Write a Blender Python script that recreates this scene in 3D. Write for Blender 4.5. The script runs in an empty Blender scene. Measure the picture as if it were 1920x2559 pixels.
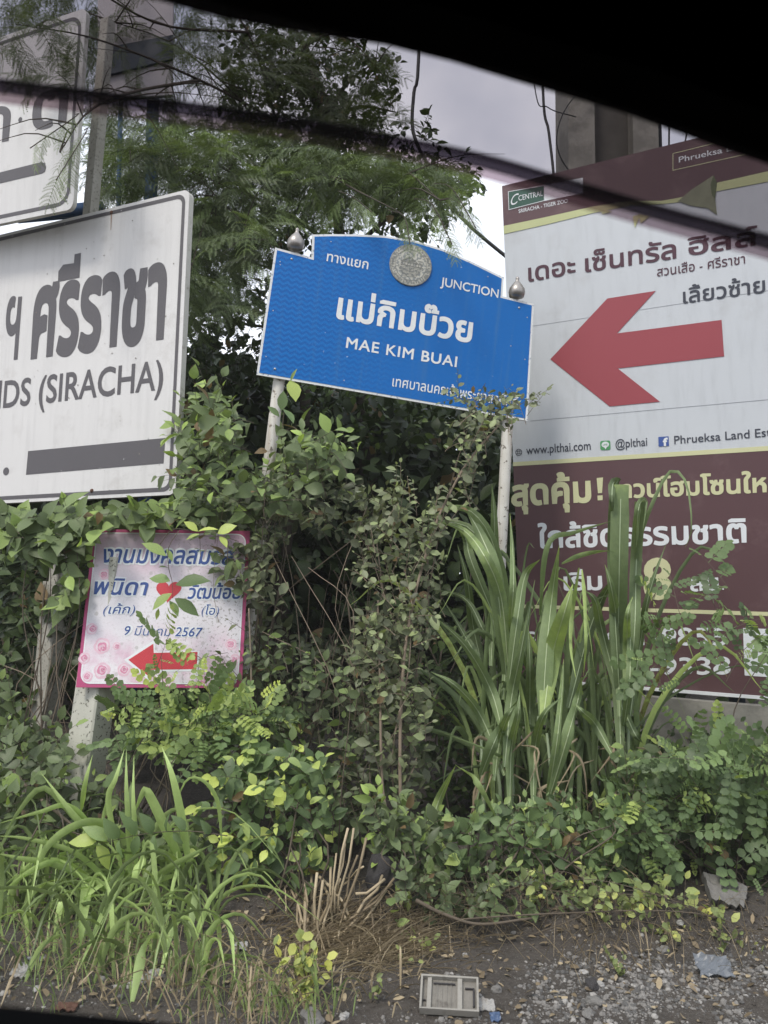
import bpy, math, random
import numpy as np
from mathutils import Vector, Matrix, geometry, noise
sc = bpy.context.scene
R = math.radians
rng = random.Random(7)
nr = np.random.default_rng(7)

# ------------------------------------------------------------------ camera
F, PITCH, ROLL = 1900.0, R(7.8), R(1.4)
CAM = Vector((0, 0, 1.35))
_r0, _u0, _f0 = Vector((1, 0, 0)), Vector((0, -math.sin(PITCH), math.cos(PITCH))), Vector((0, math.cos(PITCH), math.sin(PITCH)))
CX = _r0 * math.cos(ROLL) + _u0 * math.sin(ROLL)
CY = -_r0 * math.sin(ROLL) + _u0 * math.cos(ROLL)
cd = bpy.data.cameras.new('camera')
cam = bpy.data.objects.new('camera', cd)
sc.collection.objects.link(cam)
m = Matrix((CX, CY, -_f0)).transposed().to_4x4()
m.translation = CAM
cam.matrix_world = m
cd.sensor_fit = 'HORIZONTAL'
cd.sensor_width = 36
cd.lens = 36 * F / 1920
cd.clip_start = 0.02
cd.clip_end = 2000
cd.dof.use_dof = True
cd.dof.focus_distance = 4.5
cd.dof.aperture_fstop = 5.6
sc.camera = cam

# ------------------------------------------------------------------ sky and sun
SUN_EL, SUN_AZ = R(52), R(215)       # azimuth clockwise from +Y: behind the camera on its left
w = bpy.data.worlds.new('World')
sc.world = w
w.use_nodes = True
nt = w.node_tree
bg = nt.nodes['Background']
sky = nt.nodes.new('ShaderNodeTexSky')
sky.sky_type = 'NISHITA'
sky.sun_disc = False
sky.sun_elevation = SUN_EL
sky.sun_rotation = SUN_AZ
sky.air_density = 1.0
sky.dust_density = 4.0
mixs = nt.nodes.new('ShaderNodeMixRGB')
mixs.inputs[0].default_value = 0.80
# thin overcast: cloud brightness over the clear sky, with soft large clouds
geo = nt.nodes.new('ShaderNodeTexCoord')
ns = nt.nodes.new('ShaderNodeTexNoise')
ns.inputs['Scale'].default_value = 2.6
ns.inputs['Detail'].default_value = 5
cr = nt.nodes.new('ShaderNodeValToRGB')
cr.color_ramp.elements[0].position = 0.35
cr.color_ramp.elements[0].color = (5.8, 6.6, 8.4, 1)
cr.color_ramp.elements[1].position = 0.62
cr.color_ramp.elements[1].color = (14.5, 14.8, 15.4, 1)
nt.links.new(geo.outputs['Generated'], ns.inputs['Vector'])
nt.links.new(ns.outputs['Fac'], cr.inputs[0])
nt.links.new(sky.outputs[0], mixs.inputs[1])
nt.links.new(cr.outputs[0], mixs.inputs[2])
nt.links.new(mixs.outputs[0], bg.inputs[0])
bg.inputs[1].default_value = 0.085
sl = bpy.data.lights.new('sun', 'SUN')
sl.energy = 1.5
sl.angle = R(12)
sl.color = (1.0, 0.94, 0.84)
so = bpy.data.objects.new('sun', sl)
sc.collection.objects.link(so)
sd = Vector((math.sin(SUN_AZ) * math.cos(SUN_EL), math.cos(SUN_AZ) * math.cos(SUN_EL), math.sin(SUN_EL)))
so.rotation_euler = sd.to_track_quat('Z', 'Y').to_euler()
sc.view_settings.view_transform = 'Standard'
sc.view_settings.look = 'None'
sc.view_settings.exposure = 0.70
sc.view_settings.gamma = 1.0
sc.cycles.max_bounces = 6
sc.cycles.transparent_max_bounces = 8
sc.cycles.use_denoising = True

# ------------------------------------------------------------------ pixel helpers: photo pixel (1920 wide) -> world
def ray(px, py):
    return (CX * ((px - 960) / F) + CY * (-(py - 1279.5) / F) + _f0)
def at(px, py, Y):
    d = ray(px, py)
    return CAM + d * (Y / d.y)
def proj(p):
    d = p - CAM
    z = d.dot(_f0)
    return (960 + F * d.dot(CX) / z, 1279.5 - F * d.dot(CY) / z)
def fbm(x, y, s, seed=0.0):
    return noise.noise(Vector((x * s, y * s, seed))) + 0.5 * noise.noise(Vector((x * s * 2.1, y * s * 2.1, seed + 9)))
def sst(a, b, t):
    t = max(0, min(1, (t - a) / (b - a)))
    return t * t * (3 - 2 * t)
def gh(x, y):
    lip = 3.48 + 0.10 * fbm(x, 0, 1.1) - 0.05 * x
    z = 0.11 * sst(lip, lip + 0.16, y) + 0.10 * sst(3.7, 4.6, y) + 0.22 * sst(4.4, 6.0, y)
    z += 1.1 * sst(6.3, 8.2, y)  # added rise at the back, keeps low sky light out behind the thicket
    z += 0.035 * fbm(x, y, 1.6, 3.0) * sst(2.6, 3.4, y) + 0.012 * fbm(x, y, 7, 5.0) + 0.006 * fbm(x, y, 22, 8.0)
    return z
def gpt(px, py):
    d = ray(px, py)
    t = 2.0
    while t < 12:
        p = CAM + d * t
        if p.z < gh(p.x, p.y): return p
        t += 0.01
    return p

def atg(px, py, Y, lift=0.012):
    """like at(), but never below the ground"""
    p = at(px, py, Y)
    if p.z < gh(p.x, p.y) + lift:
        p = gpt(px, py); p.z += lift
    return p

# ------------------------------------------------------------------ object helpers
COL = sc.collection
def _name_obj(name, data, parent=None):
    o = bpy.data.objects.new(name, data)
    COL.objects.link(o)
    if parent:
        o.parent = parent
        o.matrix_parent_inverse = Matrix.Translation(-parent.location)
    return o
def tag(o, label, cat, group=None):
    o['label'] = label; o['category'] = cat
    if group: o['group'] = group
    return o
def thing(name, label, cat, loc=(0, 0, 0), group=None):
    o = bpy.data.objects.new(name, None)
    o.empty_display_size = 0.1
    COL.objects.link(o)
    o.location = loc
    return tag(o, label, cat, group)
def mesh(name, v, f, mat=None, parent=None, smooth=False, tone=None, kind=None):
    me = bpy.data.meshes.new(name)
    me.from_pydata([tuple(p) for p in v], [], f)
    if mat: me.materials.append(mat)
    if smooth: me.shade_smooth()
    if tone is not None:
        a = me.attributes.new('tone', 'FLOAT', 'POINT')
        a.data.foreach_set('value', np.asarray(tone, dtype=np.float32))
    me.update()
    o = _name_obj(name, me, parent)
    if kind: o['kind'] = kind
    return o
def box_vf(o, U, V, W, su, sv, sw):
    """box spanned from corner o"""
    v = [o + U * (a * su) + V * (b * sv) + W * (c * sw) for c in (0, 1) for b in (0, 1) for a in (0, 1)]
    f = [(0, 2, 3, 1), (4, 5, 7, 6), (0, 1, 5, 4), (2, 6, 7, 3), (0, 4, 6, 2), (1, 3, 7, 5)]
    return v, f
def tube_vf(pts, rads, n=8, cap=True):
    pts = [Vector(p) for p in pts]
    v, f = [], []
    prev = None
    for i, p in enumerate(pts):
        t = (pts[min(i + 1, len(pts) - 1)] - pts[max(i - 1, 0)]).normalized()
        a = prev - t * prev.dot(t) if prev is not None else t.orthogonal()
        if a.length < 1e-6: a = t.orthogonal()
        a.normalize(); prev = a
        b = t.cross(a)
        r = rads[i] if hasattr(rads, '__len__') else rads
        for k in range(n):
            an = 2 * math.pi * k / n
            v.append(p + (a * math.cos(an) + b * math.sin(an)) * r)
    for i in range(len(pts) - 1):
        for k in range(n):
            f.append((i * n + k, i * n + (k + 1) % n, (i + 1) * n + (k + 1) % n, (i + 1) * n + k))
    if cap:
        f.append(tuple(range(n))[::-1]); f.append(tuple(range((len(pts) - 1) * n, len(pts) * n)))
    return v, f
def tube(name, pts, rads, mat, parent=None, n=8):
    v, f = tube_vf(pts, rads, n)
    return mesh(name, v, f, mat, parent, smooth=True)
class Acc:
    def __init__(s): s.v, s.f, s.t = [], [], []
    def add(s, v, f, t=0.5):
        b = len(s.v)
        s.v += list(v); s.f += [tuple(i + b for i in q) for q in f]; s.t += [t] * len(v)
    def build(s, name, mat, parent=None, smooth=False, kind=None):
        return mesh(name, s.v, s.f, mat, parent, smooth, s.t, kind)
def catmull(pts, n):
    P = [Vector(p) for p in pts]
    if len(P) == 2: return [P[0].lerp(P[1], i / n) for i in range(n + 1)]
    P = [P[0] * 2 - P[1]] + P + [P[-1] * 2 - P[-2]]
    out = []
    segs = len(P) - 3
    for i in range(n + 1):
        t = i / n * segs
        k = min(int(t), segs - 1); t -= k
        a, b, c, d = P[k:k + 4]
        out.append(0.5 * ((2 * b) + (c - a) * t + (2 * a - 5 * b + 4 * c - d) * t * t + (-a + 3 * b - 3 * c + d) * t ** 3))
    return out

# ------------------------------------------------------------------ materials
def newmat(name):
    mt = bpy.data.materials.new(name)
    mt.use_nodes = True
    n = mt.node_tree
    return mt, n, n.nodes['Principled BSDF'], n.nodes['Material Output']
LK = 1.55
def N(n, typ, **kw):
    x = n.nodes.new(typ)
    for k, val in kw.items():
        if k in x.inputs: x.inputs[k].default_value = val
        else: setattr(x, k, val)
    return x
def ramp(n, fac, stops):
    r = n.nodes.new('ShaderNodeValToRGB')
    el = r.color_ramp.elements
    while len(el) < len(stops): el.new(0.5)
    for e, (p, c) in zip(el, stops):
        e.position = p; e.color = (*c, 1)
    n.links.new(fac, r.inputs[0])
    return r.outputs[0]
def mixc(n, fac, a, b, mode='MIX'):
    x = n.nodes.new('ShaderNodeMixRGB'); x.blend_type = mode
    for i, val in ((0, fac), (1, a), (2, b)):
        if hasattr(val, 'is_linked'): n.links.new(val, x.inputs[i])
        elif i == 0: x.inputs[0].default_value = val
        else: x.inputs[i].default_value = (*val, 1)
    return x.outputs[0]
def objco(n):
    return n.nodes.new('ShaderNodeTexCoord').outputs['Object']
def noise_t(n, scale, detail=4, rough=0.6, co=None):
    x = N(n, 'ShaderNodeTexNoise', Scale=scale, Detail=detail, Roughness=rough)
    n.links.new(co or objco(n), x.inputs['Vector'])
    return x.outputs['Fac']
def simple(name, col, rough=0.6, var=0.12, scale=12, metal=0.0, bump=0.0, dirt=None, dirt_amt=0.4, dscale=6, dthr=0.55, spec=0.5, streak=0.0):
    mt, n, b, out = newmat(name)
    nz = noise_t(n, scale)
    c = mixc(n, nz, tuple(x * (1 - var) for x in col), tuple(min(1, x * (1 + var)) for x in col))
    if dirt:
        d = noise_t(n, dscale, 6, 0.7)
        fac = ramp(n, d, [(dthr, (0, 0, 0)), (dthr + 0.12, (dirt_amt,) * 3)])
        c = mixc(n, fac, c, dirt)
    if streak:
        mp = N(n, 'ShaderNodeMapping'); mp.inputs['Scale'].default_value = (22, 22, 1.1)
        n.links.new(objco(n), mp.inputs[0])
        c = mixc(n, ramp(n, noise_t(n, 1.0, 5, 0.65, mp.outputs[0]), [(0.48, (0, 0, 0)), (0.78, (streak,) * 3)]), c, tuple(x * 0.62 for x in col))
    n.links.new(c, b.inputs['Base Color'])
    b.inputs['Roughness'].default_value = rough
    b.inputs['Metallic'].default_value = metal
    b.inputs['Specular IOR Level'].default_value = spec
    if bump:
        bp = N(n, 'ShaderNodeBump', Strength=bump, Distance=0.01)
        n.links.new(noise_t(n, scale * 4, 5), bp.inputs['Height'])
        n.links.new(bp.outputs[0], b.inputs['Normal'])
    return mt
def leafmat(name, dark, mid, light, trans=0.35, rough=0.45, streak=0):
    dark, mid, light = [tuple(min(0.75, (x * 0.96 + 0.04 * (0.3 * c[0] + 0.6 * c[1] + 0.1 * c[2])) * LK) for x in c) for c in (dark, mid, light)]
    mt, n, b, out = newmat(name)
    a = N(n, 'ShaderNodeAttribute', attribute_name='tone')
    a2 = N(n, 'ShaderNodeAttribute', attribute_name='tone_shift', attribute_type='OBJECT')
    ad = N(n, 'ShaderNodeMath', operation='ADD')
    n.links.new(a.outputs['Fac'], ad.inputs[0]); n.links.new(a2.outputs['Fac'], ad.inputs[1])
    nz = noise_t(n, 30, 3)
    ma = N(n, 'ShaderNodeMath', operation='MULTIPLY_ADD'); ma.inputs[1].default_value = 0.24
    n.links.new(nz, ma.inputs[0])
    a8 = N(n, 'ShaderNodeMath', operation='MULTIPLY'); a8.inputs[1].default_value = 0.8
    n.links.new(ad.outputs[0], a8.inputs[0])
    sb = N(n, 'ShaderNodeMath', operation='SUBTRACT'); sb.inputs[1].default_value = 0.12
    n.links.new(a8.outputs[0], sb.inputs[0]); n.links.new(sb.outputs[0], ma.inputs[2])
    c = ramp(n, ma.outputs[0], [(0.0, dark), (0.4, mid), (0.8, light), (0.92, (0.20, 0.14, 0.07))])
    n.links.new(c, b.inputs['Base Color'])
    b.inputs['Roughness'].default_value = rough
    b.inputs['Specular IOR Level'].default_value = 0.35
    tr = n.nodes.new('ShaderNodeBsdfTranslucent')
    tc = mixc(n, 1.0, c, (1.0, 1.05, 0.45), 'MULTIPLY')
    n.links.new(tc, tr.inputs[0])
    mx = n.nodes.new('ShaderNodeMixShader'); mx.inputs[0].default_value = trans
    n.links.new(b.outputs[0], mx.inputs[1]); n.links.new(tr.outputs[0], mx.inputs[2])
    n.links.new(mx.outputs[0], out.inputs['Surface'])
    return mt

M = {}
M['leaf'] = leafmat('leaf_green', (0.045, 0.060, 0.030), (0.115, 0.155, 0.070), (0.30, 0.42, 0.09))
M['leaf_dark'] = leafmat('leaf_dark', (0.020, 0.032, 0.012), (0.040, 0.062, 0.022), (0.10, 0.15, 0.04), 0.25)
M['leaf_olive'] = leafmat('leaf_olive', (0.050, 0.058, 0.034), (0.120, 0.138, 0.078), (0.22, 0.27, 0.12), 0.3)
M['leaf_fresh'] = leafmat('leaf_fresh', (0.050, 0.078, 0.034), (0.135, 0.200, 0.080), (0.42, 0.52, 0.11))
M['leaf_yellow'] = leafmat('leaf_yellow', (0.08, 0.10, 0.04), (0.20, 0.25, 0.09), (0.55, 0.53, 0.12))
M['frond'] = leafmat('frond_green', (0.040, 0.052, 0.028), (0.105, 0.140, 0.068), (0.21, 0.29, 0.10), 0.35)
M['cane'] = leafmat('cane_blade', (0.060, 0.085, 0.040), (0.150, 0.205, 0.090), (0.36, 0.46, 0.13), 0.35, 0.55)
M['grass'] = leafmat('grass_blade', (0.06, 0.085, 0.035), (0.16, 0.215, 0.085), (0.36, 0.48, 0.17), 0.3, 0.4)
M['midrib'] = leafmat('midrib_pale', (0.18, 0.23, 0.14), (0.27, 0.33, 0.20), (0.42, 0.48, 0.25), 0.2)
M['straw'] = leafmat('dry_straw', (0.06, 0.045, 0.028), (0.19, 0.15, 0.095), (0.36, 0.30, 0.20), 0.1, 0.7)
M['twig'] = simple('twig_bark', (0.10, 0.080, 0.058), 0.8, 0.4, 30)
M['twig_pale'] = simple('twig_pale', (0.24, 0.19, 0.14), 0.8, 0.3, 30)
M['bark'] = simple('bark', (0.05, 0.04, 0.03), 0.9, 0.4, 12, bump=0.5)
M['black'] = simple('black_trim', (0.002, 0.002, 0.0022), 0.95, 0.3, 60, spec=0.1)
M['sign_white'] = simple('sign_white', (0.61, 0.605, 0.60), 0.45, 0.05, 1.5, streak=0.35, dirt=(0.38, 0.36, 0.34), dirt_amt=0.30, dscale=5)
M['sign_grey'] = simple('sign_grey_ink', (0.085, 0.080, 0.088), 0.55, 0.08, 5)
M['sheet_edge'] = simple('aluminium_edge', (0.50, 0.49, 0.44), 0.5, 0.15, 9, dirt=(0.2, 0.17, 0.12), dirt_amt=0.6, dscale=12)
M['rust'] = simple('rust', (0.09, 0.045, 0.03), 0.9, 0.4, 60)
M['bolt'] = simple('steel_bolt', (0.42, 0.42, 0.43), 0.4, 0.2, 50, 0.7)
M['finial'] = simple('finial_metal', (0.33, 0.31, 0.29), 0.38, 0.15, 30, 0.7)
M['maroon'] = simple('maroon_print', (0.108, 0.058, 0.064), 0.42, 0.06, 2, dirt=(0.25, 0.17, 0.17), dirt_amt=0.25, dscale=3)
M['cream'] = simple('cream_print', (0.60, 0.60, 0.36), 0.5, 0.06, 3)
M['lime'] = simple('pale_green_print', (0.50, 0.53, 0.28), 0.5, 0.10, 5)
M['white_print'] = simple('white_print', (0.72, 0.75, 0.78), 0.5, 0.05, 3)
M['board_white'] = simple('billboard_white', (0.57, 0.60, 0.635), 0.42, 0.05, 1.2, streak=0.3, dirt=(0.42, 0.42, 0.42), dirt_amt=0.35, dscale=1.8, dthr=0.58)
M['red_print'] = simple('red_print', (0.32, 0.062, 0.078), 0.45, 0.05, 2)
M['navy_print'] = simple('dark_slate_print', (0.045, 0.05, 0.07), 0.5, 0.1, 5)
M['plum_print'] = simple('plum_print', (0.075, 0.028, 0.045), 0.5, 0.1, 5)
M['deep_green'] = simple('deep_green_print', (0.03, 0.09, 0.065), 0.5, 0.1, 5)
M['icon_green'] = simple('icon_green', (0.08, 0.30, 0.12), 0.5, 0.05, 5)
M['icon_blue'] = simple('icon_blue', (0.05, 0.10, 0.33), 0.5, 0.05, 5)
M['concrete'] = simple('concrete', (0.26, 0.25, 0.22), 0.9, 0.2, 8, bump=0.4, dirt=(0.13, 0.125, 0.11), dirt_amt=0.6, dscale=3, dthr=0.45)
M['steel_blue'] = simple('blue_painted_steel', (0.03, 0.08, 0.20), 0.5, 0.15, 8)
M['dark_steel'] = simple('dark_blue_steel', (0.02, 0.035, 0.055), 0.6, 0.2, 8)
M['panel_back'] = simple('grey_panel_back', (0.42, 0.40, 0.42), 0.7, 0.1, 5)
M['cable'] = simple('cable_black', (0.012, 0.012, 0.014), 0.6, 0.1, 5)
M['stone'] = simple('stone', (0.165, 0.16, 0.152), 0.9, 0.4, 40, bump=0.3)
M['stone_dark'] = simple('dark_stone', (0.045, 0.043, 0.045), 0.9, 0.35, 60, bump=0.6)
M['litter_white'] = simple('litter_white', (0.32, 0.315, 0.305), 0.6, 0.2, 20, dirt=(0.15, 0.13, 0.11), dirt_amt=0.5, dscale=20)
M['litter_grey'] = simple('litter_grey_plastic', (0.13, 0.145, 0.165), 0.4, 0.2, 20, dirt=(0.10, 0.09, 0.08), dirt_amt=0.5, dscale=20)
M['litter_blue'] = simple('litter_blue_plastic', (0.06, 0.10, 0.19), 0.4, 0.2, 20)
M['tray'] = simple('weathered_tray', (0.19, 0.18, 0.16), 0.85, 0.25, 25, bump=0.4, dirt=(0.08, 0.07, 0.06), dirt_amt=0.6, dscale=20)
M['tray_pale'] = simple('weathered_tray_rim', (0.27, 0.26, 0.235), 0.85, 0.2, 30, dirt=(0.12, 0.11, 0.09), dirt_amt=0.5, dscale=25)

def speckle(name, base, speck, scale=30, thr=0.10, base2=None, amt=0.85, rough=0.7, streaks=None, stretch=(1, 1, 1)):
    mt, n, b, out = newmat(name)
    mp = N(n, 'ShaderNodeMapping'); mp.inputs['Scale'].default_value = stretch
    n.links.new(objco(n), mp.inputs[0])
    c = base
    if base2:
        f = ramp(n, noise_t(n, 4, 5, 0.65), [(0.4, (0, 0, 0)), (0.65, (1, 1, 1))])
        c = mixc(n, f, base, base2)
    v = N(n, 'ShaderNodeTexNoise', Scale=scale, Detail=3, Roughness=0.6)
    n.links.new(mp.outputs[0], v.inputs['Vector'])
    f = ramp(n, v.outputs['Fac'], [(0.5 + thr, (0, 0, 0)), (0.54 + thr, (amt,) * 3)])
    c = mixc(n, f, c, speck)
    if streaks:
        mp2 = N(n, 'ShaderNodeMapping'); mp2.inputs['Scale'].default_value = (30, 30, 1.5)
        n.links.new(objco(n), mp2.inputs[0])
        s2 = noise_t(n, 1.0, 3, 0.5, mp2.outputs[0])
        c = mixc(n, ramp(n, s2, [(0.5, (0, 0, 0)), (0.7, (0.6,) * 3)]), c, streaks)
    n.links.new(c, b.inputs['Base Color'])
    b.inputs['Roughness'].default_value = rough
    return mt
M['post_white'] = speckle('peeling_white_post', (0.62, 0.61, 0.57), (0.10, 0.08, 0.06), 26, 0.09, (0.52, 0.50, 0.45), streaks=(0.33, 0.26, 0.19))
M['post_conc'] = speckle('lichened_concrete_post', (0.52, 0.52, 0.46), (0.09, 0.09, 0.07), 60, 0.09, (0.45, 0.45, 0.40))
M['post_grey'] = speckle('grey_concrete_post', (0.33, 0.32, 0.28), (0.17, 0.16, 0.13), 50, 0.07, (0.27, 0.26, 0.22))

def mat_blue():
    mt, n, b, out = newmat('blue_reflective_sheet')
    uv = n.nodes.new('ShaderNodeUVMap').outputs[0]
    sep = n.nodes.new('ShaderNodeSeparateXYZ'); n.links.new(uv, sep.inputs[0])
    # small wavy embossed rows: sin(v*k + sin(u*k2))
    def mth(op, a, bb=None):
        x = n.nodes.new('ShaderNodeMath'); x.operation = op
        for i, val in enumerate((a, bb)):
            if val is None: continue
            if hasattr(val, 'is_linked'): n.links.new(val, x.inputs[i])
            else: x.inputs[i].default_value = val
        return x.outputs[0]
    wob = mth('MULTIPLY', mth('SINE', mth('MULTIPLY', sep.outputs[0], 170)), 1.3)
    s = mth('SINE', mth('ADD', mth('MULTIPLY', sep.outputs[1], 260), wob))
    nz = noise_t(n, 2.5, 4, 0.6, uv)
    big = ramp(n, nz, [(0.3, (0.0, 0, 0)), (0.7, (1, 1, 1))])
    # pattern stronger on the left half
    lf = ramp(n, sep.outputs[0], [(0.1, (1, 1, 1)), (0.75, (0.12, 0.12, 0.12))])
    pat = mth('MULTIPLY', mth('MULTIPLY', s, 0.5), lf)
    c = mixc(n, mth('ADD', pat, 0.5), (0.001, 0.090, 0.33), (0.002, 0.140, 0.46))
    c = mixc(n, mth('MULTIPLY', big, 0.22), c, (0.015, 0.15, 0.48))
    sp = noise_t(n, 45, 2, 0.5, uv)
    c = mixc(n, ramp(n, sp, [(0.74, (0, 0, 0)), (0.77, (0.6, 0.6, 0.6))]), c, (0.5, 0.6, 0.7))
    mpv = N(n, 'ShaderNodeMapping'); mpv.inputs['Scale'].default_value = (26, 1.2, 1)
    n.links.new(uv, mpv.inputs[0])
    c = mixc(n, ramp(n, noise_t(n, 1.0, 4, 0.6, mpv.outputs[0]), [(0.52, (0, 0, 0)), (0.75, (0.35, 0.35, 0.35))]), c, (0.06, 0.16, 0.30))
    n.links.new(c, b.inputs['Base Color'])
    b.inputs['Roughness'].default_value = 0.5
    b.inputs['Specular IOR Level'].default_value = 0.22
    return mt
M['blue'] = mat_blue()
M['blue_white'] = speckle('worn_white_sheet', (0.68, 0.70, 0.70), (0.20, 0.25, 0.35), 60, 0.10, (0.60, 0.61, 0.60))
M['seal'] = speckle('silver_seal', (0.42, 0.42, 0.37), (0.17, 0.19, 0.2), 70, 0.0, (0.50, 0.49, 0.43))
M['seal_line'] = simple('seal_relief', (0.22, 0.22, 0.20), 0.6, 0.3, 40)
def mat_pink():
    mt, n, b, out = newmat('wedding_sign_print')
    uv = n.nodes.new('ShaderNodeUVMap').outputs[0]
    a = noise_t(n, 4.0, 5, 0.65, uv)
    sep = n.nodes.new('ShaderNodeSeparateXYZ'); n.links.new(uv, sep.inputs[0])
    c = mixc(n, ramp(n, a, [(0.42, (0, 0, 0)), (0.62, (1, 1, 1))]), (0.72, 0.70, 0.74), (0.62, 0.38, 0.50))
    lo = ramp(n, sep.outputs[1], [(0.12, (0.0,) * 3), (0.42, (1, 1, 1)), (0.62, (1, 1, 1)), (0.95, (0.15, 0.15, 0.15))])
    c = mixc(n, lo, c, (0.68, 0.66, 0.71))
    top = ramp(n, sep.outputs[1], [(0.6, (0, 0, 0)), (1.0, (0.75,) * 3)])
    c = mixc(n, top, c, (0.46, 0.30, 0.42))
    v = n.nodes.new('ShaderNodeTexVoronoi'); v.inputs['Scale'].default_value = 13
    n.links.new(uv, v.inputs['Vector'])
    c = mixc(n, ramp(n, v.outputs['Distance'], [(0.13, (0.45,) * 3), (0.21, (0, 0, 0))]), c, (0.30, 0.29, 0.27))
    sp = noise_t(n, 55, 3, 0.6, uv)
    side = ramp(n, sep.outputs[0], [(0.3, (0.15,) * 3), (0.9, (0.8,) * 3)])
    f2 = mixc(n, 1.0, ramp(n, sp, [(0.56, (0, 0, 0)), (0.62, (1, 1, 1))]), side, 'MULTIPLY')
    c = mixc(n, f2, c, (0.28, 0.26, 0.25))
    n.links.new(c, b.inputs['Base Color']); b.inputs['Roughness'].default_value = 0.5
    return mt
M['pink'] = mat_pink()
M['magenta'] = simple('magenta_border', (0.42, 0.06, 0.17), 0.5, 0.12, 5)
M['hand_blue'] = simple('royal_blue_print', (0.03, 0.075, 0.27), 0.5, 0.1, 8)
M['heart'] = simple('heart_red', (0.50, 0.035, 0.05), 0.5, 0.1, 8)
M['rose_a'] = simple('rose_pink', (0.60, 0.24, 0.36), 0.5, 0.1, 20)
M['rose_b'] = simple('rose_pale', (0.68, 0.46, 0.55), 0.5, 0.1, 20)
M['rose_d'] = simple('rose_blush', (0.70, 0.60, 0.66), 0.5, 0.1, 20)
M['rose_c'] = simple('rose_deep', (0.48, 0.12, 0.24), 0.5, 0.1, 20)

def mat_ground():
    mt, n, b, out = newmat('dark_soil')
    co = objco(n)
    a = noise_t(n, 3.5, 8, 0.7, co); g = noise_t(n, 45, 6, 0.75, co); h = noise_t(n, 160, 3, 0.6, co)
    c = mixc(n, ramp(n, a, [(0.35, (0, 0, 0)), (0.65, (1, 1, 1))]), (0.034, 0.028, 0.023), (0.092, 0.078, 0.066))
    c = mixc(n, ramp(n, g, [(0.35, (0, 0, 0)), (0.7, (0.7,) * 3)]), c, (0.125, 0.112, 0.10))
    c = mixc(n, ramp(n, h, [(0.62, (0, 0, 0)), (0.70, (0.8,) * 3)]), c, (0.33, 0.32, 0.30))
    n.links.new(c, b.inputs['Base Color'])
    b.inputs['Roughness'].default_value = 0.95
    bp = N(n, 'ShaderNodeBump', Strength=1.0, Distance=0.02)
    n.links.new(g, bp.inputs['Height']); n.links.new(bp.outputs[0], b.inputs['Normal'])
    return mt
M['soil'] = mat_ground()
def mat_tint(name, col, gloss, rough=0.05, gcol=(1, 1, 1), haze=0.0):
    mt, n, b, out = newmat(name)
    n.nodes.remove(b)
    t = n.nodes.new('ShaderNodeBsdfTransparent'); t.inputs[0].default_value = (*col, 1)
    g = n.nodes.new('ShaderNodeBsdfGlossy'); g.inputs['Roughness'].default_value = rough; g.inputs[0].default_value = (*gcol, 1)
    mx = n.nodes.new('ShaderNodeMixShader'); mx.inputs[0].default_value = gloss
    n.links.new(t.outputs[0], mx.inputs[1]); n.links.new(g.outputs[0], mx.inputs[2])
    res = mx.outputs[0]
    if haze:
        tl = n.nodes.new('ShaderNodeBsdfTranslucent'); tl.inputs[0].default_value = (0.8, 0.78, 0.74, 1)
        m2 = n.nodes.new('ShaderNodeMixShader')
        d_ = ramp(n, noise_t(n, 9, 5, 0.6), [(0.3, (haze * 0.8,) * 3), (0.7, (haze * 1.25,) * 3)])  # pale haze mixed over the pane to lift the shadows behind it
        n.links.new(d_, m2.inputs[0]); n.links.new(res, m2.inputs[1]); n.links.new(tl.outputs[0], m2.inputs[2])
        res = m2.outputs[0]
    n.links.new(res, out.inputs['Surface'])
    return mt
M['visor'] = mat_tint('smoked_visor', (0.39, 0.368, 0.385), 0.03, 0.3)
M['edge'] = mat_tint('smoked_visor_bead', (0.20, 0.18, 0.21), 0.04, 0.4)
M['visor_lit_edge'] = mat_tint('smoked_visor_lit_edge', (0.62, 0.55, 0.58), 0.03, 0.4)  # paler tint, light on the edge put into the colour
M['glass'] = mat_tint('clear_window_glass', (0.985, 0.985, 0.985), 0.01, 0.02, haze=0.011)  # veiling haze put into the glass colour

# ------------------------------------------------------------------ setting: ground
def build_ground():
    xs = sorted(set([-200, -60, -20, -8] + [round(-4 + 0.04 * i, 3) for i in range(int(8.6 / 0.04))] + [8, 20, 60, 200]))
    ys = [-200, -40, -8, 0, 1.5] + [round(2.3 + 0.03 * i, 3) for i in range(int(2.6 / 0.03))] + [4.95 + 0.15 * i for i in range(26)] + [12, 20, 60, 200]
    v = [(x, y, gh(x, y) if abs(x) < 9 and y < 12 else gh(0, min(y, 12))) for y in ys for x in xs]
    W = len(xs)
    f = [(j * W + i, j * W + i + 1, (j + 1) * W + i + 1, (j + 1) * W + i) for j in range(len(ys) - 1) for i in range(W - 1)]
    mesh('ground', v, f, M['soil'], None, True, None, 'structure')
build_ground()

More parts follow.
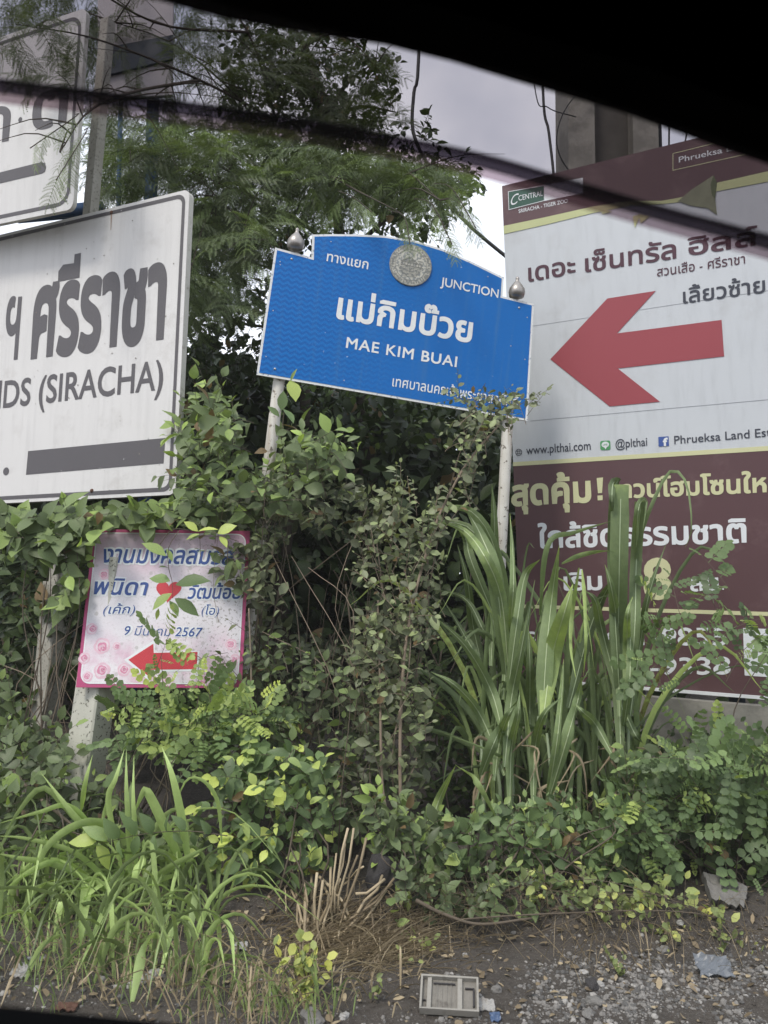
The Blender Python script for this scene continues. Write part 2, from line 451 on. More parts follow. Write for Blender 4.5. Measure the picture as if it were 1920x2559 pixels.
# ------------------------------------------------------------------ text -> polygons (non-zero winding fill, so overlapping strokes stay solid)
def text_poly(body, fat=0.0, shear=0.0, spacing=1.0):
    cu = bpy.data.curves.new('t', 'FONT'); cu.body = body; cu.space_character = spacing; cu.shear = shear
    o = bpy.data.objects.new('t', cu); COL.objects.link(o)
    dg = bpy.context.evaluated_depsgraph_get()
    c2 = o.evaluated_get(dg).to_curve(dg)
    cont = []
    for s in c2.splines:
        bp = s.bezier_points
        if len(bp) < 2: continue
        pts = []
        for i in range(len(bp)):
            a, b = bp[i], bp[(i + 1) % len(bp)]
            st = (b.co - a.co).length < 1e-5
            if st: continue
            p0, p1, p2, p3 = a.co.xy, a.handle_right.xy, b.handle_left.xy, b.co.xy
            straight = abs((p1 - p0).cross(p3 - p0)) + abs((p2 - p0).cross(p3 - p0)) < 1e-6
            k = 1 if straight else 4
            for j in range(k):
                t = j / k; u = 1 - t
                pts.append(p0 * u ** 3 + p1 * 3 * u * u * t + p2 * 3 * u * t * t + p3 * t ** 3)
        q = []
        for p in pts:
            if not q or (p - q[-1]).length > 1e-5: q.append(p)
        if len(q) > 2 and (q[0] - q[-1]).length < 1e-5: q.pop()
        if len(q) > 2: cont.append(np.array([(p.x, p.y) for p in q]))
    o.evaluated_get(dg).to_curve_clear()
    bpy.data.objects.remove(o); bpy.data.curves.remove(cu)
    def area(c):
        x, y = c[:, 0], c[:, 1]
        return 0.5 * np.sum(x * np.roll(y, -1) - np.roll(x, -1) * y)
    if fat and cont:
        big = max(cont, key=lambda c: abs(area(c)))
        sg = 1 if area(big) > 0 else -1
        out = []
        for c in cont:
            d1 = c - np.roll(c, 1, 0); d2 = np.roll(c, -1, 0) - c
            d1 /= np.linalg.norm(d1, axis=1)[:, None] + 1e-9; d2 /= np.linalg.norm(d2, axis=1)[:, None] + 1e-9
            n1 = np.stack([d1[:, 1], -d1[:, 0]], 1); n2 = np.stack([d2[:, 1], -d2[:, 0]], 1)
            nn = n1 + n2; L = np.linalg.norm(nn, axis=1)[:, None]; nn = nn / np.maximum(L, 0.6)
            out.append(c + nn * fat * sg * 1.0)
        cont = out
    return cont
def fill(cont):
    v, e = [], []
    for c in cont:
        b = len(v); k = len(c)
        v += [Vector(p) for p in c.tolist()]
        e += [(b + i, b + (i + 1) % k) for i in range(k)]
    r = geometry.delaunay_2d_cdt(v, e, [], 0, 1e-6)
    V, T = np.array([(p.x, p.y) for p in r[0]]), np.array([t for t in r[2] if len(t) == 3])
    C = V[T].mean(1)
    wn = np.zeros(len(C))
    for c in cont:
        p, q = c, np.roll(c, -1, 0)
        x1, y1, x2, y2 = p[:, 0], p[:, 1], q[:, 0], q[:, 1]
        up = (y1[None] <= C[:, 1:2]) & (y2[None] > C[:, 1:2])
        dn = (y1[None] > C[:, 1:2]) & (y2[None] <= C[:, 1:2])
        cr_ = (x2 - x1)[None] * (C[:, 1:2] - y1[None]) - (C[:, 0:1] - x1[None]) * (y2 - y1)[None]
        wn += (up & (cr_ > 0)).sum(1) - (dn & (cr_ < 0)).sum(1)
    return V, T[wn != 0]

# ------------------------------------------------------------------ sign frames solved from pixels
class Frame:
    """rectangle in space: origin at pixel P0 (depth Y0), U towards the right, V up; P2 straight above P0; SL = picture slope of the upper edge at P2"""
    def __init__(s, P0, Y0, P1, P2, SL):
        best = None
        A = at(*P0, Y0)
        for k in range(-400, 401):
            Y1 = Y0 * (1 + k / 400 * 0.6)
            B = at(*P1, Y1)
            U = (B - A).normalized()
            if B.x < A.x: U = -U
            d = ray(*P2)
            den = d.dot(U)
            # point on ray P2 with (Q-A).U = 0
            t = (A - CAM).dot(U) / den if abs(den) > 1e-6 else 0
            if t <= 0: continue
            Q = CAM + d * t
            V = (Q - A)
            if V.length > 5: continue
            a, b = proj(Q), proj(Q + U * 0.05)
            err = abs((b[1] - a[1]) / (b[0] - a[0]) - SL) + 0.07 * abs(V.normalized().y)
            if best is None or err < best[0]: best = (err, U, V.normalized(), Y1)
        s.o = A; s.U = best[1]; s.V = best[2]; s.W = s.U.cross(s.V).normalized()   # W faces the camera side
        if s.W.y > 0: s.W = -s.W
        print('frame', [round(x, 3) for x in s.U], [round(x, 3) for x in s.V], 'err', round(best[0], 4), 'Y1', round(best[3], 2))
    def uv(s, px, py, w=0.0):
        d = ray(px, py); o = s.o + s.W * w
        t = (o - CAM).dot(s.W) / d.dot(s.W)
        q = CAM + d * t - o
        return (q.dot(s.U), q.dot(s.V))
    def p(s, u, v, w=0.0): return s.o + s.U * u + s.V * v + s.W * w
def zz(ox, oy, s):
    return lambda x, y: (ox + x * s, oy + y * s)
def plate(name, fr, poly, w0, w1, mat, parent, uvs=False, smat=None):
    """solid plate from a uv polygon, front at w1"""
    n = len(poly)
    v = [fr.p(u, vv, w1) for u, vv in poly] + [fr.p(u, vv, w0) for u, vv in poly]
    ar = sum(poly[i][0] * poly[(i + 1) % n][1] - poly[(i + 1) % n][0] * poly[i][1] for i in range(n))
    # front as triangulated polygon (handles concave)
    tri = geometry.tessellate_polygon([[Vector((a, b, 0)) for a, b in poly]])
    f = [tuple(t) for t in tri] + [tuple(i + n for i in t)[::-1] for t in tri]
    f += [(i, i + n, (i + 1) % n + n, (i + 1) % n) for i in range(n)]
    o = mesh(name, v, f, mat, parent)
    if smat:
        o.data.materials.append(smat)
        for k, p_ in enumerate(o.data.polygons):
            if k >= len(tri): p_.material_index = 1
    if uvs:
        us = [a for a, b in poly]; vs = [b for a, b in poly]
        lay = o.data.uv_layers.new(name='UVMap')
        span = uvs if isinstance(uvs, (tuple, list)) else (max(us) - min(us), max(vs) - min(vs))
        for l in o.data.loops:
            a, b = poly[l.vertex_index % n]
            lay.data[l.index].uv = ((a - min(us)) / span[0], (b - min(vs)) / span[1])
    import bmesh
    bm = bmesh.new(); bm.from_mesh(o.data); bmesh.ops.recalc_face_normals(bm, faces=bm.faces); bm.to_mesh(o.data); bm.free()
    return o
def sheet(name, fr, poly, w, mat, parent, t=0.0008):
    return plate(name, fr, poly, w - t, w, mat, parent)
REFH = {}
def refh(ch):
    if ch not in REFH:
        c = text_poly(ch); a = np.concatenate(c); REFH[ch] = (a[:, 1].max() - max(0, a[:, 1].min()))
    return REFH[ch]
def lettering(fr, body, bl, br, h, w, mat, parent, ref=None, fat=0.0, shear=0.0, spacing=1.0, name='lettering'):
    """baseline from pixel BL to pixel BR, H = height in photo pixels of a plain letter at BL"""
    thai = any(ord(c) > 0xE00 for c in body)
    ref = ref or ('ท' if thai else 'H')
    a = Vector(fr.uv(*bl)); b = Vector(fr.uv(*br)); hh = (Vector(fr.uv(bl[0], bl[1] - h)) - a).length
    cont = text_poly(body, fat, shear, spacing)
    allp = np.concatenate(cont); x0, x1 = allp[:, 0].min(), allp[:, 0].max()
    sx = (b - a).length / (x1 - x0); sy = hh / refh(ref)
    V, T = fill(cont)
    d = (b - a).normalized()
    pv = Vector((0, 1)) if abs(d.y) < 0.6 else Vector((-d.y, d.x))
    vs = []
    for x, y in V:
        q = a + d * ((x - x0) * sx) + pv * (y * sy)
        vs.append(fr.p(q.x, q.y, w))
    o = mesh(name, vs, [tuple(int(i) for i in t) for t in T], mat, parent)
    return o
def rrect(u0, v0, u1, v1, r, k=6):
    out = []
    for cx_, cy_, a0 in ((u1 - r, v1 - r, 0), (u0 + r, v1 - r, 90), (u0 + r, v0 + r, 180), (u1 - r, v0 + r, 270)):
        for i in range(k + 1):
            an = R(a0 + 90 * i / k); out.append((cx_ + r * math.cos(an), cy_ + r * math.sin(an)))
    return out
def ring(name, fr, outer, inner, w, mat, parent, t=0.0):
    n = len(outer)
    v = [fr.p(a, b, w) for a, b in outer] + [fr.p(a, b, w) for a, b in inner]
    f = [(i, (i + 1) % n, n + (i + 1) % n, n + i) for i in range(n)]
    return mesh(name, v, f, mat, parent)
def disc(c, r, k=16): return [(c[0] + r * math.cos(2 * math.pi * i / k), c[1] + r * math.sin(2 * math.pi * i / k)) for i in range(k)]
def bolt(fr, px, py, r, mat, parent, w=0.0, name='bolt'):
    c = fr.uv(px, py, w)
    vs, f = [], []
    k = 8
    for j, (rr, h) in enumerate(((1, 0), (0.8, 0.45), (0.35, 0.65))):
        for i in range(k):
            an = 2 * math.pi * i / k
            vs.append(fr.p(c[0] + r * rr * math.cos(an), c[1] + r * rr * math.sin(an), w + r * h))
    for j in range(2):
        for i in range(k): f.append((j * k + i, j * k + (i + 1) % k, (j + 1) * k + (i + 1) % k, (j + 1) * k + i))
    f.append(tuple(range(2 * k, 3 * k)))
    return mesh(name, vs, f, mat, parent, True)

# ------------------------------------------------------------------ large direction sign (left)
z3 = zz(0, 440, 0.42169)
z1 = zz(0, 0, 0.57831)
def big_sign():
    fr = Frame((438, 1236), 4.45, (0, 1258), (474, 472), -0.241)
    t = thing('direction_sign', 'large white direction sign with dark border reading (SIRACHA), right edge beside the green vine', 'road sign', fr.p(0, 0))
    H = fr.uv(474, 472)[1]
    W0 = -2.6
    op = rrect(W0, 0, 0, H, 0.045)
    pan = plate('sign_panel', fr, op, -0.045, 0.0, M['sign_white'], t, smat=M['sheet_edge'])
    i0, i1 = 0.022, 0.047
    ring('border_line', fr, rrect(W0 + i0, i0, -i0 - 0.006, H - i0, 0.06), rrect(W0 + i1, i1, -i1 - 0.004, H - i1, 0.045), 0.002, M['sign_grey'], t)
    g = M['sign_grey']
    lettering(fr, 'ศรีราชา', z3(180, 1068), z3(975, 945), 158, 0.002, g, t, fat=0.042)
    lettering(fr, 'ฯ', z3(18, 1088), z3(105, 1080), 150, 0.002, g, t, ref='ฯ', fat=0.016)
    lettering(fr, 'DS (SIRACHA)', z3(18, 1372), z3(965, 1262), 64, 0.002, g, t, fat=0.018)
    lettering(fr, 'N', z3(-130, 1390), z3(2, 1375), 66, 0.002, g, t, fat=0.018)
    sheet('bar', fr, [fr.uv(*z3(*q)) for q in ((168, 1630), (155, 1770), (970, 1702), (980, 1552))], 0.002, g, t)
    sheet('dot', fr, disc(fr.uv(*z3(37, 1750)), 0.027), 0.002, g, t)
    for q in ((662, 215), (545, 1865)): bolt(fr, *z3(*q), 0.014, M['rust'], pan)
    for q in ((385, 285), (75, 355), (720, 205), (365, 1748), (594, 1732), (735, 1678), (880, 1556), (650, 1860)): bolt(fr, *z3(*q), 0.005, M['bolt'], pan, name='rivet')
    # rust streak under the upper bolt, dents and dirt spots on the paint
    s = z3(662, 225); s2 = z3(657, 320)
    a, b = fr.uv(*s), fr.uv(*s2)
    sheet('rust_streak', fr, [(a[0] - 0.006, a[1]), (b[0] - 0.001, b[1]), (b[0] + 0.002, b[1]), (a[0] + 0.006, a[1])], 0.002, simple('rust_stain', (0.36, 0.27, 0.22), 0.7, 0.3, 40), t)
    sp = Acc()
    for k in range(70):
        u, v_ = rng.uniform(-1.3, -0.08), rng.uniform(0.05, H - 0.1) ** 1.0
        r = rng.choice((0.0015, 0.002, 0.003, 0.005)); d = disc((u, v_), r, 6)
        sp.add([fr.p(a_, b_ * 1.0, 0.003) for a_, b_ in d], [tuple(range(6))])
    sp.build('dirt_specks', simple('speck', (0.2, 0.18, 0.16), 0.8), t, kind='stuff')
    return fr
FB = big_sign()
def top_sign():
    fr = Frame((182, 522), 4.5, (0, 559), (217, 18), -0.345)
    t = thing('direction_sign', 'white sign with dark rounded border in the top left corner above the larger sign', 'road sign', fr.p(0, 0))
    H = fr.uv(217, 18)[1]
    W0 = -2.4
    plate('sign_panel', fr, rrect(W0, 0, 0, H, 0.05), -0.03, 0.0, M['sign_white'], t, smat=M['sheet_edge'])
    ring('border_line', fr, rrect(W0 + 0.035, 0.035, -0.035, H - 0.035, 0.10), rrect(W0 + 0.06, 0.06, -0.060, H - 0.060, 0.08), 0.002, M['sign_grey'], t)
    g = M['sign_grey']
    lettering(fr, 'ก', z1(-75, 625), z1(40, 603), 82, 0.002, g, t, fat=0.025)
    sheet('dot', fr, disc(fr.uv(*z1(88, 517)), 0.018), 0.002, g, t)
    lettering(fr, 'ต', z1(135, 566), z1(290, 520), 84, 0.002, g, t, fat=0.025)
    c = [z1(-60, 760), z1(180, 700), z1(195, 705), z1(200, 722), z1(195, 742), z1(180, 750), z1(-60, 806)]
    sheet('bar', fr, [fr.uv(*q) for q in c], 0.002, g, t)
    bolt(fr, *z1(288, 866), 0.008, M['bolt'], t, name='rivet')
    return fr
FT = top_sign()
# post carrying both
def box_post(name, a, b, wx, wy, mat, parent):
    """square post between two points"""
    ax = (b - a).normalized(); X = Vector((1, -0.45, 0)).normalized(); X = (X - ax * X.dot(ax)).normalized(); Yv = ax.cross(X)
    v = []
    c = 0.12
    for p in (a, b):
        for sx, sy in ((-1, -1 + c), (-1 + c, -1), (1 - c, -1), (1, -1 + c), (1, 1 - c), (1 - c, 1), (-1 + c, 1), (-1, 1 - c)):
            v.append(p + X * (sx * wx / 2) + Yv * (sy * wy / 2))
    f = [(i, (i + 1) % 8, 8 + (i + 1) % 8, 8 + i) for i in range(8)] + [tuple(range(8))[::-1], tuple(range(8, 16))]
    return mesh(name, v, f, mat, parent)
def sign_post():
    ua, ub = FB.uv(60, 1900), FB.uv(236, 20)
    a, b = FB.p(ua[0], ua[1], -0.13), FB.p(ub[0], ub[1], -0.13)
    g = a.copy(); g.z = gh(a.x, a.y) - 0.05
    t = thing('sign_post', 'square pale concrete post at far left carrying the two white direction signs', 'post', g)
    box_post('post_shaft', g, b, 0.075, 0.075, M['post_grey'], t)
    box_post('post_footing', g - (b - a).normalized() * 0.05, a.lerp(b, 0.22), 0.13, 0.12, M['post_grey'], t)
    # horizontal dark steel rail under the big sign
    t2 = thing('sign_rail', 'dark blue steel rail running under the large white direction sign', 'rail', at(0, 1290, 4.9))
    p, q = at(-300, 1310, 5.5), at(520, 1275, 4.62)
    tube('upper_bar', [p, q], 0.035, M['dark_steel'], t2, 4)
    p, q = at(-300, 1370, 5.5), at(520, 1330, 4.62)
    tube('lower_bar', [p, q], 0.03, M['dark_steel'], t2, 4)
sign_post()

# ------------------------------------------------------------------ blue junction sign
z4 = zz(600, 540, 0.48193)
def blue_sign():
    fr = Frame(z4(85, 822), 4.25, z4(1490, 1062), z4(182, 162), 0.218)
    t = thing('street_name_sign', 'blue junction name sign reading MAE KIM BUAI with white edge and round silver seal', 'street sign', fr.p(0, 0))
    q = [(85, 822), (1490, 1062), (1525, 455), (1362, 415), (1369, 318)]
    top = [(1200, 235), (1050, 170), (900, 125), (750, 101), (600, 94), (480, 93)]
    q2 = [(375, 95), (371, 213), (182, 162)]
    outer = [fr.uv(*z4(*p)) for p in q + top + q2]
    # inner outline: offset inward
    def inset(poly, d):
        n = len(poly); out = []
        for i in range(n):
            p0, p1, p2 = Vector(poly[i - 1]), Vector(poly[i]), Vector(poly[(i + 1) % n])
            a = (p1 - p0).normalized(); b = (p2 - p1).normalized()
            na, nb = Vector((-a.y, a.x)), Vector((-b.y, b.x))
            k = na + nb; k = k / max(0.3, k.length_squared) * 2
            out.append(tuple(p1 + k * d))
        return out
    plate('white_backing', fr, outer, -0.014, 0.0, M['blue_white'], t, smat=M['sheet_edge'])
    face_ = plate('blue_face', fr, inset(outer, 0.014), 0.0005, 0.002, M['blue'], t, uvs=(1.35, 1.35))
    wm = simple('reflective_white_letters', (0.66, 0.68, 0.68), 0.5, 0.12, 60)
    lettering(fr, 'ทางแยก', z4(448, 233), z4(663, 277), 19, 0.004, wm, t, fat=0.012)
    lettering(fr, 'JUNCTION', z4(1038, 360), z4(1338, 425), 21, 0.004, wm, t, fat=0.015)
    lettering(fr, 'แม่กิมบ๊วย', z4(497, 526), z4(1200, 655), 50, 0.004, wm, t, fat=0.030)
    lettering(fr, 'MAE KIM BUAI', z4(548, 682), z4(1122, 783), 26, 0.004, wm, t, fat=0.022, spacing=1.1)
    lettering(fr, 'เทศบาลนครเจ้าพระยาสุรศักดิ์', z4(788, 882), z4(1440, 992), 20, 0.004, wm, t, fat=0.008)
    # seal
    c = fr.uv(*z4(884, 257)); rad = (Vector(fr.uv(*z4(992, 257))) - Vector(c)).length
    seal = plate('round_seal', fr, disc(c, rad, 48), 0.002, 0.010, M['seal'], t)
    sl_ = M['seal_line']
    def arcr(r0, r1, nm='seal_ring'):
        return ring(nm, fr, disc(c, r0, 48), disc(c, r1, 48), 0.0115, sl_, t)
    arcr(rad * 0.76, rad * 0.73); arcr(rad * 0.985, rad * 0.955)
    ac = Acc()
    for k in range(44):          # small rim lettering strokes as relief marks
        an = 2 * math.pi * k / 44; r_ = rad * 0.86
        e = Vector((math.cos(an), math.sin(an))); tt = Vector((-e.y, e.x)); o_ = Vector(c) + e * r_
        hh, ww = rad * rng.uniform(0.03, 0.06), rad * rng.uniform(0.018, 0.04)
        pts = [o_ + tt * (a * ww) + e * (b * hh) for a, b in ((-1, -1), (1, -1), (1, 1), (-1, 1))]
        ac.add([fr.p(p_.x, p_.y, 0.0115) for p_ in pts], [(0, 1, 2, 3)])
    def ln(x0, y0, x1, y1, th=0.02):
        a = Vector((x0, y0)); b = Vector((x1, y1)); d = (b - a).normalized(); nn = Vector((-d.y, d.x)) * th
        pts = [a - nn, b - nn, b + nn, a + nn]
        ac.add([fr.p(c[0] + p_.x * rad, c[1] + p_.y * rad, 0.0118) for p_ in pts], [(0, 1, 2, 3)])
    for x in np.linspace(-0.42, 0.5, 8): ln(x, -0.05, x, 0.12)
    ln(-0.5, 0.12, 0.55, 0.12); ln(-0.5, -0.05, 0.6, -0.05); ln(-0.45, 0.14, -0.05, 0.38); ln(-0.05, 0.38, 0.3, 0.14); ln(0.3, 0.25, 0.55, 0.25); ln(-0.2, 0.2, 0.12, 0.2)
    for k in range(7): ln(-0.6 + 0.05 * k, -0.15 - 0.07 * k, 0.6 - 0.05 * k, -0.12 - 0.07 * k, 0.010)
    ac.build('seal_relief', sl_, t)
    for q_ in ((268, 222), (181, 792), (1448, 475)): bolt(fr, *z4(*q_), 0.0075, M['bolt'], face_, 0.002)
    for q_ in ((472, 132), (1286, 314), (208, 236), (209, 252), (172, 490), (135, 728), (540, 852), (1490, 525), (1478, 743), (1405, 673), (388, 876), (882, 135)):
        bolt(fr, *z4(*q_), 0.0042, M['bolt'], face_, 0.002, name='rivet')
    # poles with finials
    for (tp, bt, Yt, lab) in ((z4(285, 175), (600, 1760), 4.33, ''), (z4(1437, 425), (1238, 1800), 4.55, '')):
        a = at(*tp, Yt) - fr.W * 0.0; 
        uvp = fr.uv(*tp); a = fr.p(uvp[0], uvp[1], -0.055)
        ub = fr.uv(*bt); b = fr.p(ub[0], ub[1], -0.055); g = a + (b - a) * ((gh(b.x, b.y) - 0.05 - a.z) / (b.z - a.z))
        n_ = 14
        pole_ = tube('pole', [a.lerp(g, i / n_) for i in range(n_ + 1)], 0.0345, M['post_white'], t, 16)
        pr = [(0.0, 0.028), (0.006, 0.040), (0.03, 0.046), (0.05, 0.042), (0.072, 0.028), (0.09, 0.013), (0.102, 0.008), (0.108, 0.011), (0.116, 0.008), (0.122, 0.001)]
        up = (a - g).normalized()
        a2 = a + fr.W * 0.045 + up * 0.006
        tube('finial', [a2 + up * (h_ * 1.15) for h_, r_ in pr], [r_ * 1.15 for h_, r_ in pr], M['finial'], pole_, 20)
    return fr
FBL = blue_sign()

# ------------------------------------------------------------------ maroon and white billboard (right)
z5 = zz(1220, 400, 0.42169)
z6 = zz(1220, 1080, 0.42169)
z2 = zz(960, 0, 0.57831)
def billboard():
    fr = Frame((1283, 1157), 5.15, (1920, 1117), (1255, 465), -0.247)
    t = thing('billboard', 'tall white and maroon billboard with big red arrow pointing left behind the reeds', 'billboard', fr.p(0, 0))
    TL = fr.uv(1255, 465); H = TL[1]
    BB = fr.uv(1700, 1731)[1]
    UR = 2.6
    plate('board_panel', fr, [(0, BB), (UR, BB), (UR, H), (0, H)], -0.03, 0.0, M['board_white'], t, smat=M['sheet_edge'])
    # lower maroon field
    y1 = fr.uv(*z6(800, 150))[1] - 0.0; yb = BB + 0.02
    sheet('maroon_field', fr, [(0.0, yb), (UR, yb), (UR, -0.020), (0.0, -0.020)], 0.002, M['maroon'], t)
    sheet('cream_band', fr, [(0, -0.022), (UR, -0.022), (UR, 0.006), (0, 0.006)], 0.0035, M['cream'], t)
    yl = fr.uv(*z6(1300, 1066))[1]
    sheet('cream_band', fr, [(0, yl - 0.012), (UR, yl - 0.012), (UR, yl + 0.012), (0, yl + 0.012)], 0.0035, M['cream'], t)
    # top maroon field and its pale green swoosh
    low = [(510, 978), (700, 938), (900, 893), (1060, 868), (1200, 868), (1300, 850), (1440, 790), (1660, 740), (2300, 600)]
    lowuv = [fr.uv(*z2(*q)) for q in low]
    lowuv[0] = (0.0, lowuv[0][1])
    lowuv = [q for q in lowuv if q[0] < UR]
    sheet('maroon_header', fr, lowuv + [(lowuv[-1][0], H), (0, H)], 0.002, M['maroon'], t)
    th = [0.055, 0.05, 0.042, 0.03, 0.02, 0.03, 0.05, 0.06, 0.08]
    band = lowuv + [(a, b - th[i]) for i, (a, b) in reversed(list(enumerate(lowuv)))]
    sheet('pale_green_band', fr, band, 0.0032, M['lime'], t)
    # folded lily motif
    sheet('lily_print', fr, [fr.uv(*z2(*q)) for q in ((1270, 870), (1330, 820), (1425, 758), (1440, 790), (1432, 860), (1440, 930), (1400, 900), (1330, 890))], 0.0045, simple('lily_print_ink', (0.20, 0.21, 0.14), 0.5, 0.5, 14), t)
    sheet('lily_fold', fr, [fr.uv(*z2(*q)) for q in ((1425, 758), (1440, 790), (1432, 860), (1418, 845), (1412, 800))], 0.006, simple('lily_fold_ink', (0.10, 0.12, 0.06), 0.5, 0.3, 14), t)  # darker green ink on the printed fold
    for q in (((1075, 935), (1110, 925), (1085, 985)), ((1100, 925), (1150, 935), (1110, 965)), ((930, 900), (985, 915), (945, 925))):
        sheet('leaf_print', fr, [fr.uv(*z2(*p)) for p in q], 0.0045, M['lime'], t)
    # estate logo box
    b0 = [z2(537, 828), z2(695, 800), z2(695, 868), z2(540, 908)]
    b1 = [z2(695, 800), z2(860, 768), z2(860, 835), z2(695, 868)]
    def frame_line(poly, d, nm, mat, w):
        c = Vector((sum(p[0] for p in poly) / 4, sum(p[1] for p in poly) / 4))
        inn = []
        for p in poly:
            v_ = Vector(p) - c
            inn.append(tuple(c + Vector((v_.x - math.copysign(d, v_.x), v_.y - math.copysign(d, v_.y)))))
        ring(nm, fr, poly, inn, w, mat, t)
    sheet('logo_field', fr, [fr.uv(*p) for p in b0], 0.0035, M['deep_green'], t)
    sheet('logo_field', fr, [fr.uv(*p) for p in b1], 0.0035, M['white_print'], t)
    frame_line([fr.uv(*p) for p in b0], 0.004, 'logo_outline', M['white_print'], 0.005)
    lettering(fr, 'CENTRAL', z2(583, 868), z2(688, 846), 13, 0.005, M['white_print'], t)
    lettering(fr, 'C', z2(550, 890), z2(585, 875), 24, 0.005, M['white_print'], t, shear=0.3)
    lettering(fr, 'SRIRACHA - TIGER ZOO', z2(583, 921), z2(795, 875), 9, 0.004, M['white_print'], t, fat=0.01)
    bx = [z2(1248, 663), z2(1760, 535), z2(1760, 625), z2(1248, 738)]
    frame_line([fr.uv(*p) for p in bx], 0.004, 'name_box', M['cream'], 0.004)
    lettering(fr, 'Phrueksa Land Estate', z2(1275, 703), z2(1735, 600), 14, 0.004, M['white_print'], t, fat=0.012)
    pl, nv = M['plum_print'], M['navy_print']
    for s_, a, b in (('เดอะ', (240, 720), (520, 671)), ('เซ็นทรัล', (577, 664), (1118, 580)), ('ฮิลล์', (1187, 566), (1600, 500))):
        lettering(fr, s_, z5(*a), z5(*b), 34, 0.003, pl, t, fat=0.020)
    lettering(fr, 'สวนเสือ - ศรีราชา', z5(1003, 690), z5(1525, 612), 18, 0.003, pl, t, fat=0.008)
    lettering(fr, 'เลี้ยวซ้าย', z5(1157, 850), z5(1645, 783), 29, 0.003, nv, t, fat=0.016)
    ar = [(370, 1180), (722, 1460), (1020, 1432), (770, 1235), (1400, 1163), (1385, 947), (765, 1027), (995, 775), (708, 820)]
    sheet('red_arrow', fr, [fr.uv(*z5(*q)) for q in ar], 0.003, M['red_print'], t)
    lettering(fr, 'www.plthai.com', z5(228, 1745), z5(610, 1716), 21, 0.003, nv, t, fat=0.008)
    lettering(fr, '@plthai', z5(757, 1706), z5(945, 1692), 20, 0.003, nv, t, fat=0.008)
    lettering(fr, 'Phrueksa Land Estate', z5(1105, 1683), z5(1780, 1628), 20, 0.003, nv, t, fat=0.008)
    seam = simple('sheet_seam', (0.36, 0.38, 0.41), 0.6, 0.1, 5)
    for a, b, th_ in ((z5(250, 1545), z5(1660, 1470), 0.0016), (z5(85, 1010), z5(1660, 880), 0.0010)):
        p, q = fr.uv(*a), fr.uv(*b)
        sheet('sheet_seam', fr, [(p[0], p[1] - th_), (q[0] + 0.6, p[1] - th_), (q[0] + 0.6, p[1] + th_), (p[0], p[1] + th_)], 0.0016, seam, t)
    # icons
    def sq(a, b, r, mat, nm, w=0.003):
        p, q = fr.uv(*z5(*a)), fr.uv(*z5(*b))
        sheet(nm, fr, rrect(p[0], q[1], q[0], p[1], r), w, mat, t)
    sq((665, 1665), (727, 1716), 0.012, M['icon_green'], 'message_icon')
    c = fr.uv(*z5(696, 1686)); r_ = 0.024
    el = [(c[0] + r_ * math.cos(a), c[1] + 0.8 * r_ * math.sin(a)) for a in np.linspace(0, 2 * math.pi, 20, endpoint=False)]
    sheet('speech_bubble', fr, el, 0.0045, M['white_print'], t)
    sheet('speech_bubble_tail', fr, [(c[0] - 0.008, c[1] - 0.016), (c[0] + 0.002, c[1] - 0.032), (c[0] + 0.012, c[1] - 0.012)], 0.0052, M['white_print'], t)
    lettering(fr, 'LINE', z5(683, 1692), z5(710, 1690), 4, 0.0055, M['icon_green'], t, fat=0.02)
    sq((1010, 1641), (1073, 1694), 0.003, M['icon_blue'], 'social_icon')
    lettering(fr, 'f', z5(1038, 1694), z5(1068, 1691), 18.5, 0.0045, M['white_print'], t, ref='f', fat=0.05)
    c = fr.uv(*z5(183, 1732)); r_ = 0.024
    ring('globe_icon', fr, disc(c, r_, 20), disc(c, r_ * 0.84, 20), 0.003, nv, t)
    for k in (-0.35, 0.35):
        sheet('globe_line', fr, [(c[0] - r_ * 0.9, c[1] + k * r_ - 0.0015), (c[0] + r_ * 0.9, c[1] + k * r_ - 0.0015), (c[0] + r_ * 0.9, c[1] + k * r_ + 0.0015), (c[0] - r_ * 0.9, c[1] + k * r_ + 0.0015)], 0.003, nv, t)
    el = [(c[0] + r_ * 0.4 * math.cos(a), c[1] + r_ * math.sin(a)) for a in np.linspace(0, 2 * math.pi, 20, endpoint=False)]
    ring('globe_meridian', fr, el, [(c[0] + (a - c[0]) * 0.7, b) for a, b in el], 0.0035, nv, t)
    # lower text
    cm, wp = M['cream'], M['white_print']
    lettering(fr, 'สุดคุ้ม', z6(140, 433), z6(615, 408), 47, 0.0045, cm, t, fat=0.040)
    sheet('exclamation_stroke', fr, [fr.uv(*z6(*q)) for q in ((645, 272), (683, 268), (677, 360), (653, 362))], 0.0045, cm, t)
    sheet('exclamation_dot', fr, [fr.uv(*z6(*q)) for q in ((650, 376), (680, 374), (681, 402), (651, 404))], 0.0045, cm, t)
    lettering(fr, 'ทาวน์โฮมโซนใหม่', z6(722, 392), z6(1760, 348), 32, 0.0045, cm, t, fat=0.034)
    lettering(fr, 'ใกล้ชิดธรรมชาติ', z6(300, 685), z6(1535, 650), 40, 0.0045, wp, t, fat=0.030)
    lettering(fr, 'เริ่ม', z6(450, 935), z6(680, 932), 33, 0.0045, wp, t, fat=0.026)
    lettering(fr, '8', z6(925, 985), z6(1095, 980), 96, 0.0045, cm, t, ref='8', fat=0.03)
    lettering(fr, 'ลบ.', z6(1200, 940), z6(1400, 936), 31, 0.0045, wp, t, fat=0.026)
    lettering(fr, 'โทร.', z6(110, 1258), z6(308, 1255), 30, 0.0045, wp, t, fat=0.02)
    lettering(fr, '-421-9855', z6(632, 1258), z6(1420, 1262), 40, 0.0045, wp, t, ref='8', fat=0.02)
    lettering(fr, '10-9338', z6(800, 1440), z6(1440, 1432), 40, 0.0045, wp, t, ref='8', fat=0.02)
